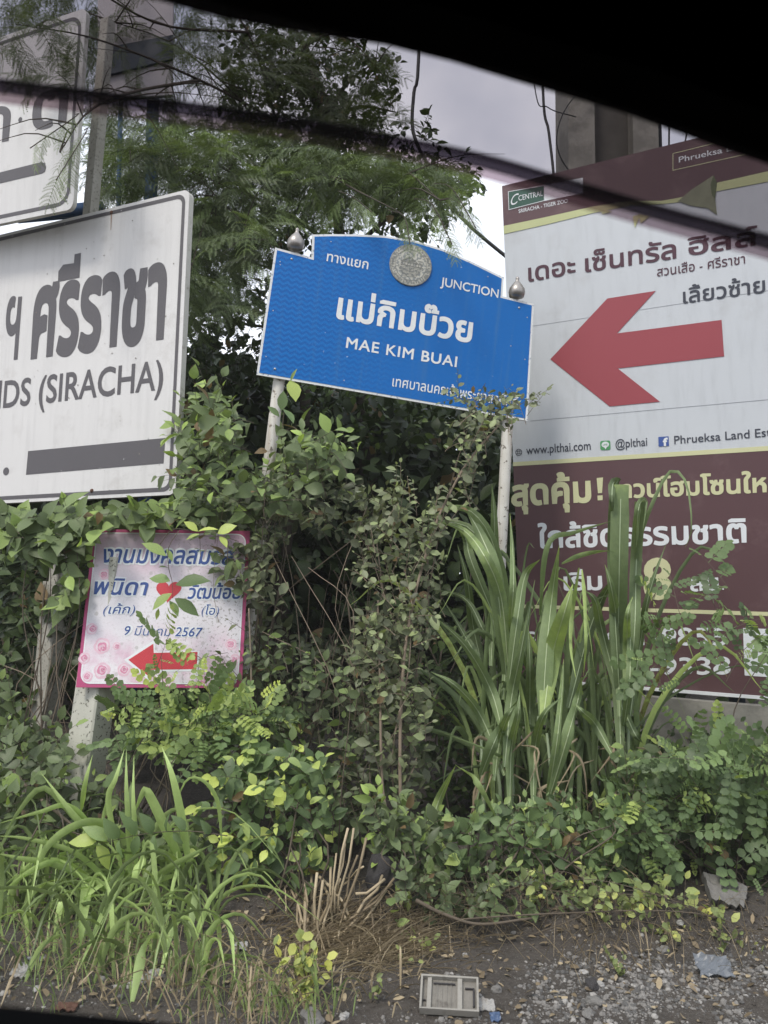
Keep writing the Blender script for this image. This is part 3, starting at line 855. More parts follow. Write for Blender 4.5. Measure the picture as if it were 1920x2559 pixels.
    p, q = fr.uv(*z6(1512, 1160)), fr.uv(*z6(1800, 1460))
    sheet('blank_white_square', fr, rrect(p[0], q[1], p[0] + 0.45, p[1], 0.004), 0.0045, wp, t)
    plate('bottom_edge', fr, [(0, BB), (UR, BB), (UR, BB + 0.02), (0, BB + 0.02)], 0.0, 0.008, M['white_print'], t)
    # legs
    for u in (0.25, 1.35, 2.35):
        a = fr.p(u, H * 0.5, -0.09); b = a - fr.V * 2.6
        tube('leg', [a, b], 0.05, M['dark_steel'], t, 4)
    return fr
FR = billboard()

# ------------------------------------------------------------------ pink wedding sign on its concrete post
z7 = zz(0, 1200, 0.42169)
def wedding_sign():
    fr = Frame(z7(450, 1228), 4.02, z7(1432, 1232), z7(555, 290), 0.012)
    t = thing('wedding_sign', 'small pink and white wedding sign with roses, heart and red arrow pointing left', 'sign', fr.p(0, 0))
    W = fr.uv(*z7(1432, 1232))[0]; H = fr.uv(*z7(555, 290))[1]
    plate('sign_panel', fr, [(0, 0), (W, 0), (W, H), (0, H)], -0.012, 0.0, M['magenta'], t)
    b = 0.018
    plate('printed_face', fr, rrect(b, b, W - b, H - b, 0.05, 8), 0.0005, 0.0015, M['pink'], t, uvs=True)
    ring('white_outline', fr, rrect(b, b, W - b, H - b, 0.05, 8), rrect(b + 0.006, b + 0.006, W - b - 0.006, H - b - 0.006, 0.045, 8), 0.0022, M['white_print'], t)
    hb, wh = M['hand_blue'], M['white_print']
    for s_, a, e, h in (('งานมงคลสมรส', (608, 487), (1390, 500), 33), ('พนิดา', (557, 675), (876, 682), 31), ('วัฒน้อย', (1110, 702), (1432, 702), 26),
                        ('(เค้ก)', (612, 792), (800, 790), 17), ('(โอ)', (1195, 795), (1297, 800), 17), ('9 มีนาคม 2567', (738, 918), (1200, 928), 18)):
        lettering(fr, s_, z7(*a), z7(*e), h, 0.003, wh, t, fat=0.10, shear=0.18, name='lettering_outline')
        lettering(fr, s_, z7(*a), z7(*e), h, 0.0042, hb, t, fat=0.022 if h > 20 else 0.008, shear=0.18)
    c = fr.uv(*z7(1000, 655)); s = 0.0040
    hp = [(c[0] + s * (16 * math.sin(a) ** 3) * 1.05, c[1] + s * (13 * math.cos(a) - 5 * math.cos(2 * a) - 2 * math.cos(3 * a) - math.cos(4 * a))) for a in np.linspace(0, 2 * math.pi, 36, endpoint=False)]
    sheet('heart_print', fr, hp, 0.003, M['heart'], t)
    ap = [(762, 1065), (885, 1165), (897, 1124), (1166, 1120), (1172, 1018), (912, 1024), (910, 970)]
    au = [Vector(fr.uv(*z7(*q))) for q in ap]
    cc = sum(au, Vector((0, 0))) / len(au)
    off = [(-0.022, 0), (0.006, -0.024), (0.014, -0.012), (0.010, -0.010), (0.010, 0.006), (0.006, 0.006), (0.006, 0.022)]
    sheet('arrow_outline', fr, [tuple(p + Vector(d)) for p, d in zip(au, off)], 0.003, wh, t)
    sheet('red_arrow', fr, [tuple(p) for p in au], 0.0042, M['heart'], t)
    # roses: rings of overlapping petals, flat print
    def rose(zx, zy, r):
        c = Vector(fr.uv(*z7(zx, zy)))
        for L, (rr, k, mt) in enumerate(((1.05, 5, 'rose_b'), (0.8, 4, 'rose_d'), (0.62, 4, 'rose_a'), (0.45, 3, 'rose_b'), (0.3, 3, 'rose_a'), (0.14, 2, 'rose_c'))):
            ac = Acc(); a0 = rng.uniform(0, 6); c = c + Vector((rng.gauss(0, r * 0.07), rng.gauss(0, r * 0.07)))
            for i in range(k):
                an = a0 + 2 * math.pi * i / k; e = Vector((math.cos(an), math.sin(an))); tt = Vector((-e.y, e.x))
                pts = [c + e * (r * rr * (0.42 + 0.58 * math.cos(th))) + tt * (r * rr * 0.62 * math.sin(th)) for th in np.linspace(-1.7, 1.7, 8)]
                b_ = 0.0022 + L * 0.0003 + i * 0.00003
                ac.add([fr.p(p.x, p.y, b_) for p in pts], [tuple(range(8))])
            ac.build('rose_petals', M[mt], t)
    for q in ((603, 985, 0.042), (600, 1130, 0.042), (500, 1050, 0.03), (545, 880, 0.03), (735, 1125, 0.034), (520, 1165, 0.026), (690, 985, 0.02), (1370, 980, 0.03), (1220, 1180, 0.034), (1330, 1130, 0.03), (1000, 1185, 0.03), (1395, 1060, 0.026), (660, 1185, 0.024), (620, 560, 0.03)):
        rose(*q)
    # concrete post
    a = fr.p(0.10, H - 0.15, -0.075); bt = at(*z7(470, 1950), 4.02 + 0.075)
    g = a + (bt - a) * ((gh(bt.x, bt.y) - 0.05 - a.z) / (bt.z - a.z))
    t2 = thing('concrete_post', 'lichen spotted white concrete post holding the pink wedding sign', 'post', g)
    box_post('post_shaft', g, a, 0.165, 0.14, M['post_conc'], t2)
    return fr
FW = wedding_sign()

# ------------------------------------------------------------------ utility pole, cables, far frame
def utility_pole():
    Y = 6.3
    a = at(1422, 430, Y); bq = at(1668, 430, Y)
    W = bq.x - a.x; zt = 9.5; zb = gh(a.x, Y) - 0.2
    t = thing('utility_pole', 'wide grey concrete utility pole with dark grooved middle behind the billboard', 'utility pole', (a.x + W / 2, Y, zb))
    def bx(nm, x0, x1, y0, y1, mat):
        v, f = box_vf(Vector((x0, y0, zb)), Vector((1, 0, 0)), Vector((0, 0, 1)), Vector((0, 1, 0)), x1 - x0, zt - zb, y1 - y0)
        return mesh(nm, v, f, mat, t)
    bx('flange', a.x, a.x + W * 0.27, Y, Y + 0.5, M['concrete'])
    bx('recessed_web', a.x + W * 0.27, a.x + W * 0.67, Y + 0.16, Y + 0.4, simple('dark_concrete', (0.085, 0.08, 0.07), 0.9, 0.35, 10))  # web has a darker base colour than the flanges
    bx('flange', a.x + W * 0.67, a.x + W * 0.93, Y + 0.02, Y + 0.5, M['concrete'])
    bx('conduit', a.x + W * 0.95, a.x + W, Y + 0.1, Y + 0.2, M['cable'])
utility_pole()
def cable(pts, r, lab):
    P = catmull([at(*p) for p in pts], 24)
    o = tube('cable', P, r, M['cable'], None, 6); tag(o, lab, 'cable', None)
cable([(1056, -400, 6.5), (1047, 136, 6.3), (1035, 230, 6.3), (1033, 330, 6.2), (1075, 420, 6.1), (1150, 540, 5.9), (1300, 670, 5.8)], 0.016, 'thick black cable hanging from above and curving down behind the blue sign')
cable([(1352, -300, 6.4), (1357, 214, 6.25), (1372, 330, 6.2), (1386, 460, 6.1), (1400, 700, 6.0)], 0.012, 'straight black cable just left of the utility pole')
cable([(1300, -200, 6.3), (1336, 212, 6.2), (1370, 268, 6.2), (1440, 292, 6.2)], 0.005, 'thin wire looping into the left side of the utility pole')
cable([(1480, 200, 6.2), (1420, 262, 6.2), (1393, 330, 6.2), (1400, 390, 6.2), (1440, 450, 6.2)], 0.006, 'thin bowed wire bulging left of the utility pole')
cable([(1675, 200, 6.2), (1673, 310, 6.2), (1672, 420, 6.2)], 0.008, 'short dark wire at the right edge of the utility pole')
cable([(1722, 200, 6.2), (1718, 320, 6.2), (1708, 380, 6.2), (1700, 480, 6.2)], 0.007, 'dark wire hanging right of the utility pole over the billboard')
def far_frame():
    t = thing('back_sign', 'grey sign back with dark blue bar on blue steel posts among the feathery branches', 'sign', at(330, 500, 5.6))
    def pl(nm, q, Y, th, mat):
        v = [at(*p, Y) for p in q] + [at(*p, Y) + Vector((0, th, 0)) for p in q]
        n = len(q)
        return mesh(nm, v, [tuple(range(n)), tuple(range(n, 2 * n))[::-1]] + [(i, i + n, (i + 1) % n + n, (i + 1) % n) for i in range(n)], mat, t)
    pl('grey_panel', [(244, -120), (244, 250), (430, 236), (434, -140)], 5.6, 0.03, M['panel_back'])
    pl('blue_bar', [(246, 122), (246, 192), (431, 146), (433, 86)], 5.57, 0.02, M['dark_steel'])
    for x0, x1, w_, y1 in ((386, 378, 0.055, 1400), (305, 300, 0.02, 1400)):
        a = at(x0, 100, 5.7); b = at(x1, y1, 5.7); b.z = gh(b.x, 5.7)
        tube('post', [a, b], w_, M['steel_blue'], t, 6)
    tube('beam', [at(40, 540, 5.9), at(260, 520, 5.9)], 0.06, M['steel_blue'], t, 4)
far_frame()
# concrete footing wall under the billboard
def low_wall():
    a, b = FR.p(-0.05, 0, -0.12), FR.p(2.6, 0, -0.12)
    zt = FR.uv(1700, 1731)[1]; top = FR.p(0, zt, 0).z - 0.03
    v, f = box_vf(Vector((a.x, a.y, 0.0)), (b - a).normalized(), Vector((0, 0, 1)), Vector((0, 1, 0)), (b - a).length, top, 0.15)
    o = mesh('low_wall', v, f, M['concrete']); tag(o, 'low grey concrete wall beneath the maroon billboard', 'wall')
low_wall()

# ------------------------------------------------------------------ leaf templates: x across, y along, z up; unit length
def tpl_leaf(stations, fold=0.25, droop=0.18, curl=0.0):
    v, f = [], []
    for i, (t, wd) in enumerate(stations):
        zc = -droop * t * t + curl * math.sin(t * 5)
        if wd <= 0: v.append((0, t, zc)); continue
        v += [(-wd, t - 0.02, zc + fold * wd), (0, t, zc), (wd, t - 0.02, zc + fold * wd)]
    idx = []; k = 0
    for t, wd in stations:
        idx.append((k,) if wd <= 0 else (k, k + 1, k + 2)); k += 1 if wd <= 0 else 3
    for a, b in zip(idx[:-1], idx[1:]):
        if len(a) == 1 and len(b) == 3: f += [(a[0], b[1], b[0]), (a[0], b[2], b[1])]
        elif len(a) == 3 and len(b) == 3: f += [(a[0], a[1], b[1], b[0]), (a[1], a[2], b[2], b[1])]
        elif len(a) == 3: f += [(a[0], a[1], b[0]), (a[1], a[2], b[0])]
    return np.array(v, float), f
OV = tpl_leaf([(0, 0), (0.12, 0.10), (0.32, 0.25), (0.55, 0.29), (0.78, 0.19), (0.92, 0.07), (1.0, 0)], 0.28, 0.15)
OV2 = tpl_leaf([(0, 0), (0.15, 0.13), (0.4, 0.22), (0.65, 0.20), (0.88, 0.09), (1.0, 0)], 0.4, 0.35, 0.02)
HT = tpl_leaf([(-0.02, 0.02), (-0.12, 0.24), (0.0, 0.36), (0.2, 0.43), (0.42, 0.36), (0.68, 0.20), (0.88, 0.07), (1.0, 0)], 0.22, 0.12)
SM = tpl_leaf([(0, 0), (0.30, 0.26), (0.68, 0.26), (1.0, 0)], 0.25, 0.1)
SMR = tpl_leaf([(0, 0), (0.28, 0.32), (0.72, 0.32), (0.98, 0)], 0.2, 0.1)
BIG = tpl_leaf([(0, 0), (0.1, 0.10), (0.25, 0.27), (0.45, 0.34), (0.65, 0.28), (0.85, 0.13), (1.0, 0)], 0.2, 0.3, 0.02)
def tpl_pinnate(n, lw, ll, leaf=SM, droop=0.25, wob=0.15):
    v, f, b = [], [], 0
    lv, lf = leaf
    rg = random.Random(n)
    for i in range(n):
        t = (i + 1) / n
        sides = (-1, 1) if i < n - 1 else (-1, 1, 0)
        for s in sides:
            an = s * (1.15 + rg.uniform(-wob, wob)) if s else 0
            sz = ll * (0.75 + 0.35 * math.sin(math.pi * min(1, t * 0.9))) * rg.uniform(0.85, 1.12)
            tw = rg.uniform(-0.4, 0.4)
            c, s_ = math.cos(an), math.sin(an)
            q = lv.copy() * (sz * lw, sz, sz)
            q = np.stack([q[:, 0], q[:, 1], q[:, 2] + q[:, 0] * tw], 1)
            q = np.stack([q[:, 0] * c + q[:, 1] * s_, -q[:, 0] * s_ + q[:, 1] * c, q[:, 2]], 1)
            q += (0, t, -droop * t * t)
            v += q.tolist(); f += [tuple(a + b for a in fc) for fc in lf]; b = len(v)
    rr = 0.006
    for i in range(4):
        t0, t1 = i / 4, (i + 1) / 4
        v += [(-rr, t0, -droop * t0 * t0), (rr, t0, -droop * t0 * t0), (rr, t1, -droop * t1 * t1), (-rr, t1, -droop * t1 * t1)]
        f.append((b, b + 1, b + 2, b + 3)); b += 4
    return np.array(v), f
PIN = tpl_pinnate(5, 1.15, 0.25, SMR, 0.2, 0.25)
PIN2 = tpl_pinnate(6, 1.1, 0.21, SMR, 0.3, 0.3)
def tpl_bipinnate(seed, n=9):
    """feathery frond: pairs of curved pinnae, each a comb of narrow leaflets"""
    rg = random.Random(seed); v, f = [], []
    def quad(a, b_, c, d):
        k = len(v); v.extend((a, b_, c, d)); f.append((k, k + 1, k + 2, k + 3))
    dr = 0.35
    for i in range(n):
        t = (i + 0.6) / n
        base = np.array((0, t, -dr * t * t))
        for s in (-1, 1) if i < n - 1 else (-1, 1, 0):
            an = s * (0.95 + rg.uniform(-0.12, 0.12)) if s else 0.0
            L = (0.38 if s else 0.34) * (0.65 + 0.5 * math.sin(math.pi * (0.15 + 0.7 * t))) * rg.uniform(0.85, 1.1)
            d = np.array((math.sin(an), math.cos(an), 0)); nn = np.array((math.cos(an), -math.sin(an), 0))
            sag = rg.uniform(0.25, 0.7)
            m_ = 11
            def P(u): return base + d * (L * u * (1 - 0.12 * u)) + np.array((0, 0.03 * u * u, -sag * L * u * u))
            for j in range(m_):
                u0 = (j + 0.3) / m_; p = P(u0); p1 = P(min(1, u0 + 0.06))
                ll = 0.068 * (1 - 0.45 * u0) * rg.uniform(0.85, 1.15)
                for sd_ in (-1, 1):
                    q = p + nn * (sd_ * ll) + d * (ll * 0.45) + np.array((0, 0, -0.012))
                    w_ = (p1 - p) * 0.62
                    k = len(v); v.extend((p, p + w_ * 1.1, q + w_ * 0.35)); f.append((k, k + 1, k + 2))
            for j in range(3):
                a, b_ = P(j / 3), P((j + 1) / 3); e = nn * 0.004
                quad(a - e, a + e, b_ + e, b_ - e)
    for i in range(4):
        t0, t1 = i / 4, (i + 1) / 4; e = np.array((0.007, 0, 0))
        a, b_ = np.array((0, t0, -dr * t0 * t0)), np.array((0, t1, -dr * t1 * t1))
        quad(a - e, a + e, b_ + e, b_ - e)
    return np.array(v), f
BIP = [tpl_bipinnate(s) for s in (1, 2, 3)]

TPL_ME = {}
class Leaves:
    """gathers leaf transforms; the nearest MAXI become objects of their own, the rest one mesh"""
    def __init__(s): s.items = []
    def add(s, tpl, pos, d, up, size, tone, wide=1.0):
        if rng.random() < 0.02 and tpl[0].shape[0] < 60: tone = 1.3
        else: tone = min(1.0, tone)
        d = Vector(d).normalized()
        up = Vector(up); x = d.cross(up)
        if x.length < 1e-4: x = d.orthogonal()
        x.normalize(); z = x.cross(d)
        s.items.append((tpl, Vector(pos), x * size * wide, d * size, z * size, tone))
    def build(s, parent, mat, maxi=0, part='leaf', rest='small_leaves', tplname='leaf'):
        items = sorted(s.items, key=lambda q: (q[1] - CAM).length / max(q[3].length, 1e-4)) if maxi else s.items
        ind, rst = items[:maxi], items[maxi:]
        for tpl, p, x, y, z, tone in ind:
            key = (id(tpl[1]), mat.name)
            if key not in TPL_ME:
                me = bpy.data.meshes.new(tplname); me.from_pydata([tuple(q) for q in tpl[0]], [], tpl[1])
                me.materials.append(mat); me.shade_smooth(); TPL_ME[key] = me
            o = bpy.data.objects.new(part, TPL_ME[key]); COL.objects.link(o); o.parent = parent
            o.matrix_parent_inverse = Matrix.Translation(-parent.location)
            mm = Matrix((x, y, z)).transposed().to_4x4(); mm.translation = p
            o.matrix_basis = mm; o['tone_shift'] = float(tone)
        if rst:
            V, Fq, T, b = [], [], [], 0
            groups = {}
            for it in rst: groups.setdefault(id(it[0][1]), []).append(it)
            loops, starts, totals = [], [], []
            for g in groups.values():
                tv, tf = g[0][0]
                A = np.array([[tuple(i[2]), tuple(i[3]), tuple(i[4])] for i in g]); P = np.array([tuple(i[1]) for i in g])
                W_ = np.einsum('vk,nkj->nvj', tv, A) + P[:, None, :]
                n, k = len(g), len(tv)
                V.append(W_.reshape(-1, 3)); T.append(np.repeat([i[5] for i in g], k))
                fl = np.array([a for f_ in tf for a in f_]); tot = np.array([len(f_) for f_ in tf])
                loops.append((fl[None] + (b + np.arange(n) * k)[:, None]).ravel()); totals.append(np.tile(tot, n))
                b += n * k
            V = np.concatenate(V).astype(np.float32); T = np.concatenate(T).astype(np.float32)
            loops = np.concatenate(loops).astype(np.int32); totals = np.concatenate(totals).astype(np.int32)
            starts = np.concatenate([[0], np.cumsum(totals)[:-1]]).astype(np.int32)
            me = bpy.data.meshes.new(rest)
            me.vertices.add(len(V)); me.vertices.foreach_set('co', V.ravel())
            me.loops.add(len(loops)); me.loops.foreach_set('vertex_index', loops)
            me.polygons.add(len(starts)); me.polygons.foreach_set('loop_start', starts); me.polygons.foreach_set('loop_total', totals)
            me.update(calc_edges=True)
            a = me.attributes.new('tone', 'FLOAT', 'POINT'); a.data.foreach_set('value', T)
            me.materials.append(mat)
            me.shade_smooth()
            o = _name_obj(rest, me, parent); o['kind'] = 'stuff'
            return o
def inpoly(x, y, poly):
    c = False; j = len(poly) - 1
    for i in range(len(poly)):
        xi, yi = poly[i]; xj, yj = poly[j]
        if (yi > y) != (yj > y) and x < (xj - xi) * (y - yi) / (yj - yi) + xi: c = not c
        j = i
    return c
def sample(poly, Y0, Y1, n, rg=rng):
    xs = [p[0] for p in poly]; ys = [p[1] for p in poly]; out = []
    while len(out) < n:
        x, y = rg.uniform(min(xs), max(xs)), rg.uniform(min(ys), max(ys))
        if inpoly(x, y, poly): out.append(at(x, y, rg.uniform(Y0, Y1)))
    return out
def rv(s=1.0): return Vector((rng.gauss(0, s), rng.gauss(0, s), rng.gauss(0, s)))
TOCAM = Vector((0, -1, 0.15))
def twig_leaves(L, twigs, tpls, base, tip, n, size, tone=(0.3, 0.6), sag=0.1, facing=0.7, wide=1.0, tiptone=0.15, r=0.0015, spread=0.9, opp=False):
    """a thin curved twig with leaves set along it"""
    mid = base.lerp(tip, 0.5) + Vector((0, 0, sag * (tip - base).length)) + rv(0.03 * (tip - base).length)
    P = [base.lerp(mid, t) .lerp(mid.lerp(tip, t), t) for t in np.linspace(0, 1, 6)]
    if twigs is not None:
        v, f = tube_vf(P, [r * 1.3, r * 1.1, r, r * 0.9, r * 0.7, r * 0.5], 4, False); twigs.add(v, f)
    side = 1
    for i in range(n):
        t = (i + 0.6) / n
        k = min(int(t * 5), 4); p = P[k].lerp(P[k + 1], t * 5 - k); tg = (P[k + 1] - P[k]).normalized()
        for _ in range(2 if opp and i < n - 1 else 1):
            side = -side
            out_ = tg.cross(TOCAM + rv(0.4)).normalized() * side
            d = tg * 0.55 + out_ * spread + rv(0.22) + Vector((0, 0, -0.1))
            if i == n - 1: d = tg + rv(0.2)
            up = Vector((0, 0, 1)) * (1 - facing * 0.5) + TOCAM * facing + rv(0.45)
            L.add(rng.choice(tpls), p, d, up, size * rng.choice((0.45, 0.6, 0.8, 0.95, 1.05, 1.2, 1.4)) * rng.uniform(0.9, 1.1) * (0.75 if t > 0.85 else 1), rng.uniform(*tone) + tiptone * (t > 0.75), wide)
    return P
def bush(name, label, cat, mat, polys, Yr, ntwig, tpls, size, n_leaf=7, twl=0.2, tone=(0.25, 0.6), bases=None, maxi=0, stem_r=0.006, sag=0.1, facing=0.7, up_bias=0.4,
         stemmat='twig', group=None, wide=1.0, tiptone=0.15, nstem=None, part='leaf', rest='small_leaves', opp=False, spread=0.9, yfun=None):
    """plant: stems from the ground into a region given by picture polygons, twigs with leaves all over it"""
    pts = []
    tw = sum(pw for _, pw in polys)
    for poly, pw in polys: pts += sample(poly, *Yr, int(ntwig * pw / tw))
    bases = bases or [pts[0]]
    root = bases[0].copy(); root.z = gh(root.x, root.y)
    t = thing(name, label, cat, root, group)
    L, T = Leaves(), Acc()
    cz = sum((p for p in pts), Vector()) / len(pts)
    nstem = nstem or max(3, ntwig // 25)
    near = sorted(pts, key=lambda q: min(abs(q.x - b.x) for b in bases))[:max(nstem, len(pts) // 2)]
    ends = rng.sample(near, min(nstem, len(near)))
    nodes = []
    for i, e in enumerate(ends):
        b = bases[i % len(bases)].copy(); b += Vector((rng.gauss(0, 0.03), rng.gauss(0, 0.03), 0)); b.z = gh(b.x, b.y) - 0.02
        m1 = b.lerp(e, 0.35) + Vector((rng.gauss(0, 0.05), rng.gauss(0, 0.04), 0.05)); m2 = b.lerp(e, 0.7) + Vector((rng.gauss(0, 0.06), rng.gauss(0, 0.04), 0.06))
        P = catmull([b, m1, m2, e], 12)
        tube('stem', P, [stem_r * (1 - 0.75 * k / 12) for k in range(13)], M[stemmat], t, 6)
        nodes += P[3:]
    for p in pts:
        nd = min(nodes, key=lambda q: (q - p).length)
        dirn = (p - nd)
        if dirn.length < 1e-3: dirn = rv(1)
        dirn = dirn.normalized() * 0.6 + Vector((0, -0.25, up_bias)) + rv(0.45)
        tip = p + dirn.normalized() * twl * rng.uniform(0.6, 1.2) * 0.5
        base = p - dirn.normalized() * twl * 0.5
        twig_leaves(L, T, tpls, base, tip, max(2, int(n_leaf * rng.uniform(0.6, 1.3))), size, tone, sag, facing, wide, tiptone, opp=opp, spread=spread)
    if T.v:
        T.build('twigs', M[stemmat], t, kind='stuff')
    L.build(t, M[mat], maxi, part, rest)
    return t

# ------------------------------------------------------------------ backdrop vegetation
def blade_vf(P, width, fold=0.25, prof=None, up=None, taper0=0.35):
    """long leaf blade along points P, V-folded, returns verts/faces"""
    v, f = [], []
    n = len(P)
    for i, p in enumerate(P):
        t = i / (n - 1)
        tg = (P[min(i + 1, n - 1)] - P[max(i - 1, 0)]).normalized()
        x = tg.cross(up or Vector((0, 0.9, 0.45)))
        if x.length < 1e-3: x = tg.orthogonal()
        x.normalize(); z = x.cross(tg)
        wd = width * 0.5 * (prof(t) if prof else min(1, taper0 + t * 3) * (1 - max(0, (t - 0.35) / 0.65) ** 1.6))
        wd = max(wd, 0.0006)
        v += [p - x * wd + z * (fold * wd), p, p + x * wd + z * (fold * wd)]
    for i in range(n - 1):
        a = 3 * i
        f += [(a, a + 1, a + 4, a + 3), (a + 1, a + 2, a + 5, a + 4)]
    return v, f

def feathery_tree():
    root = Vector((-0.75, 6.4, gh(-0.75, 6.4)))
    t = thing('feathery_tree', 'tall feathery leaved tree arching over the signs at upper left', 'tree', root)
    trunk = catmull([root - Vector((0, 0, 0.1)), root + Vector((-0.1, 0.05, 1.3)), root + Vector((0.05, 0.0, 2.6)), root + Vector((-0.1, -0.2, 4.2))], 14)
    tube('trunk', trunk, [0.075 - 0.003 * i for i in range(15)], M['bark'], t, 10)
    # limbs given in picture terms: arching over
    limbs = [
        [(700, 500, 6.3), (560, 330, 6.0), (420, 350, 5.6), (300, 420, 5.3)],
        [(700, 500, 6.3), (640, 300, 6.0), (450, 120, 5.6), (240, 40, 5.2)],
        [(700, 420, 6.3), (820, 330, 5.9), (980, 400, 5.4), (1100, 500, 4.6)],
        [(700, 420, 6.3), (800, 430, 5.6), (900, 480, 4.9), (1000, 530, 4.5)],
        [(690, 300, 6.3), (500, 200, 5.2), (250, 100, 4.5), (40, 60, 4.1)],
        [(500, 200, 5.2), (330, 230, 4.6), (220, 280, 4.3), (150, 380, 4.15)],
        [(690, 560, 6.2), (600, 480, 5.6), (520, 540, 5.2), (470, 700, 5.0)],
        [(690, 300, 6.3), (760, 120, 6.0), (860, 90, 5.8), (960, 190, 5.6)],
        [(640, 500, 6.2), (560, 420, 5.8), (500, 440, 5.4), (650, 600, 5.0)],
        [(690, 300, 6.3), (620, 80, 6.0), (500, -60, 5.8), (420, -150, 5.6)],
        [(620, 80, 6.0), (400, 60, 5.5), (200, -50, 5.2), (60, -120, 4.9)],
    ]
    nodes = []
    for lm in limbs:
        P = catmull([at(*q) for q in lm], 14)
        tube('branch', P, [0.013 * (1 - 0.8 * i / 14) for i in range(15)], M['bark'], t, 6)
        nodes += P[2:]
    L = Leaves(); T = Acc()
    def fr_at(p, size, tone):
        nd = min(nodes, key=lambda q: (q - p).length)
        d = (p - nd); d.z *= 0.3
        d = d.normalized() * 0.8 + Vector((rng.gauss(0.0, 0.5), rng.gauss(-0.15, 0.4), rng.gauss(-0.15, 0.3)))
        L.add(rng.choice(BIP), p - d.normalized() * size * 0.5, d, Vector((0, -0.55, 0.9)) + rv(0.35), size, tone)
    def region(poly, Y0, Y1, n, sz, tone):
        for p in sample(poly, Y0, Y1, n): fr_at(p, rng.uniform(*sz), rng.uniform(*tone))
    region([(230, 300), (700, 300), (900, 360), (1130, 430), (1110, 480), (960, 500), (700, 560), (480, 600), (440, 470), (230, 500)], 5.0, 6.0, 620, (0.19, 0.31), (0.0, 0.8))
    region([(230, 300), (560, 300), (900, 380), (1130, 440), (900, 520), (560, 560), (240, 480)], 6.0, 7.2, 330, (0.22, 0.34), (0.0, 0.4))
    region([(0, -80), (720, -80), (800, 120), (600, 300), (230, 300), (0, 230)], 5.0, 7.0, 400, (0.2, 0.34), (0.0, 0.4))
    region([(560, 60), (980, 110), (1010, 300), (860, 400), (560, 320)], 5.4, 6.2, 130, (0.2, 0.32), (0.0, 0.4))
    region([(860, 340), (1120, 400), (1190, 460), (1150, 540), (1060, 540), (900, 480)], 5.0, 5.6, 100, (0.16, 0.26), (0.1, 0.8))
    region([(0, 20), (200, 20), (190, 210), (90, 230), (0, 160)], 4.0, 4.35, 34, (0.18, 0.26), (0.1, 0.5))
    region([(470, 520), (690, 560), (640, 760), (470, 820)], 4.9, 6.0, 110, (0.25, 0.4), (0.15, 0.6))
    # sprays that droop in front of the signs
    for base, tip, n_ in (((190, 290, 4.2), (75, 370, 4.05), 5), ((215, 330, 4.2), (140, 450, 4.05), 6), ((1010, 540, 4.2), (1025, 610, 4.1), 3), ((1080, 510, 4.25), (1130, 610, 4.15), 4), ((1130, 470, 4.4), (1190, 570, 4.3), 4), ((880, 490, 4.4), (930, 530, 4.3), 3)):
        A, B = at(*base), at(*tip)
        for k in range(n_):
            p = A.lerp(B, (k + 0.3) / n_)
            d = (B - A).normalized() + rv(0.35) + Vector((0, 0, -0.3))
            L.add(rng.choice(BIP), p, d, Vector((0, -0.9, 0.6)) + rv(0.3), rng.uniform(0.11, 0.18), rng.uniform(0.3, 0.8))
        v, f = tube_vf(catmull([A + Vector((-0.1, 0.2, 0.15)), A, B], 6), 0.003, 4, False); T.add(v, f)
    for _ in range(120):
        nd = rng.choice(nodes); e = nd + Vector((rng.gauss(0, 0.3), rng.gauss(0, 0.25), rng.gauss(-0.1, 0.2)))
        v, f = tube_vf(catmull([nd, nd.lerp(e, 0.5) + Vector((0, 0, 0.06)), e], 5), [0.006, 0.005, 0.004, 0.003, 0.002, 0.0015], 4, False); T.add(v, f)
    T.build('twigs', M['bark'], t, kind='stuff')
    L.build(t, M['frond'], 300, 'frond', 'small_fronds', 'frond')
feathery_tree()

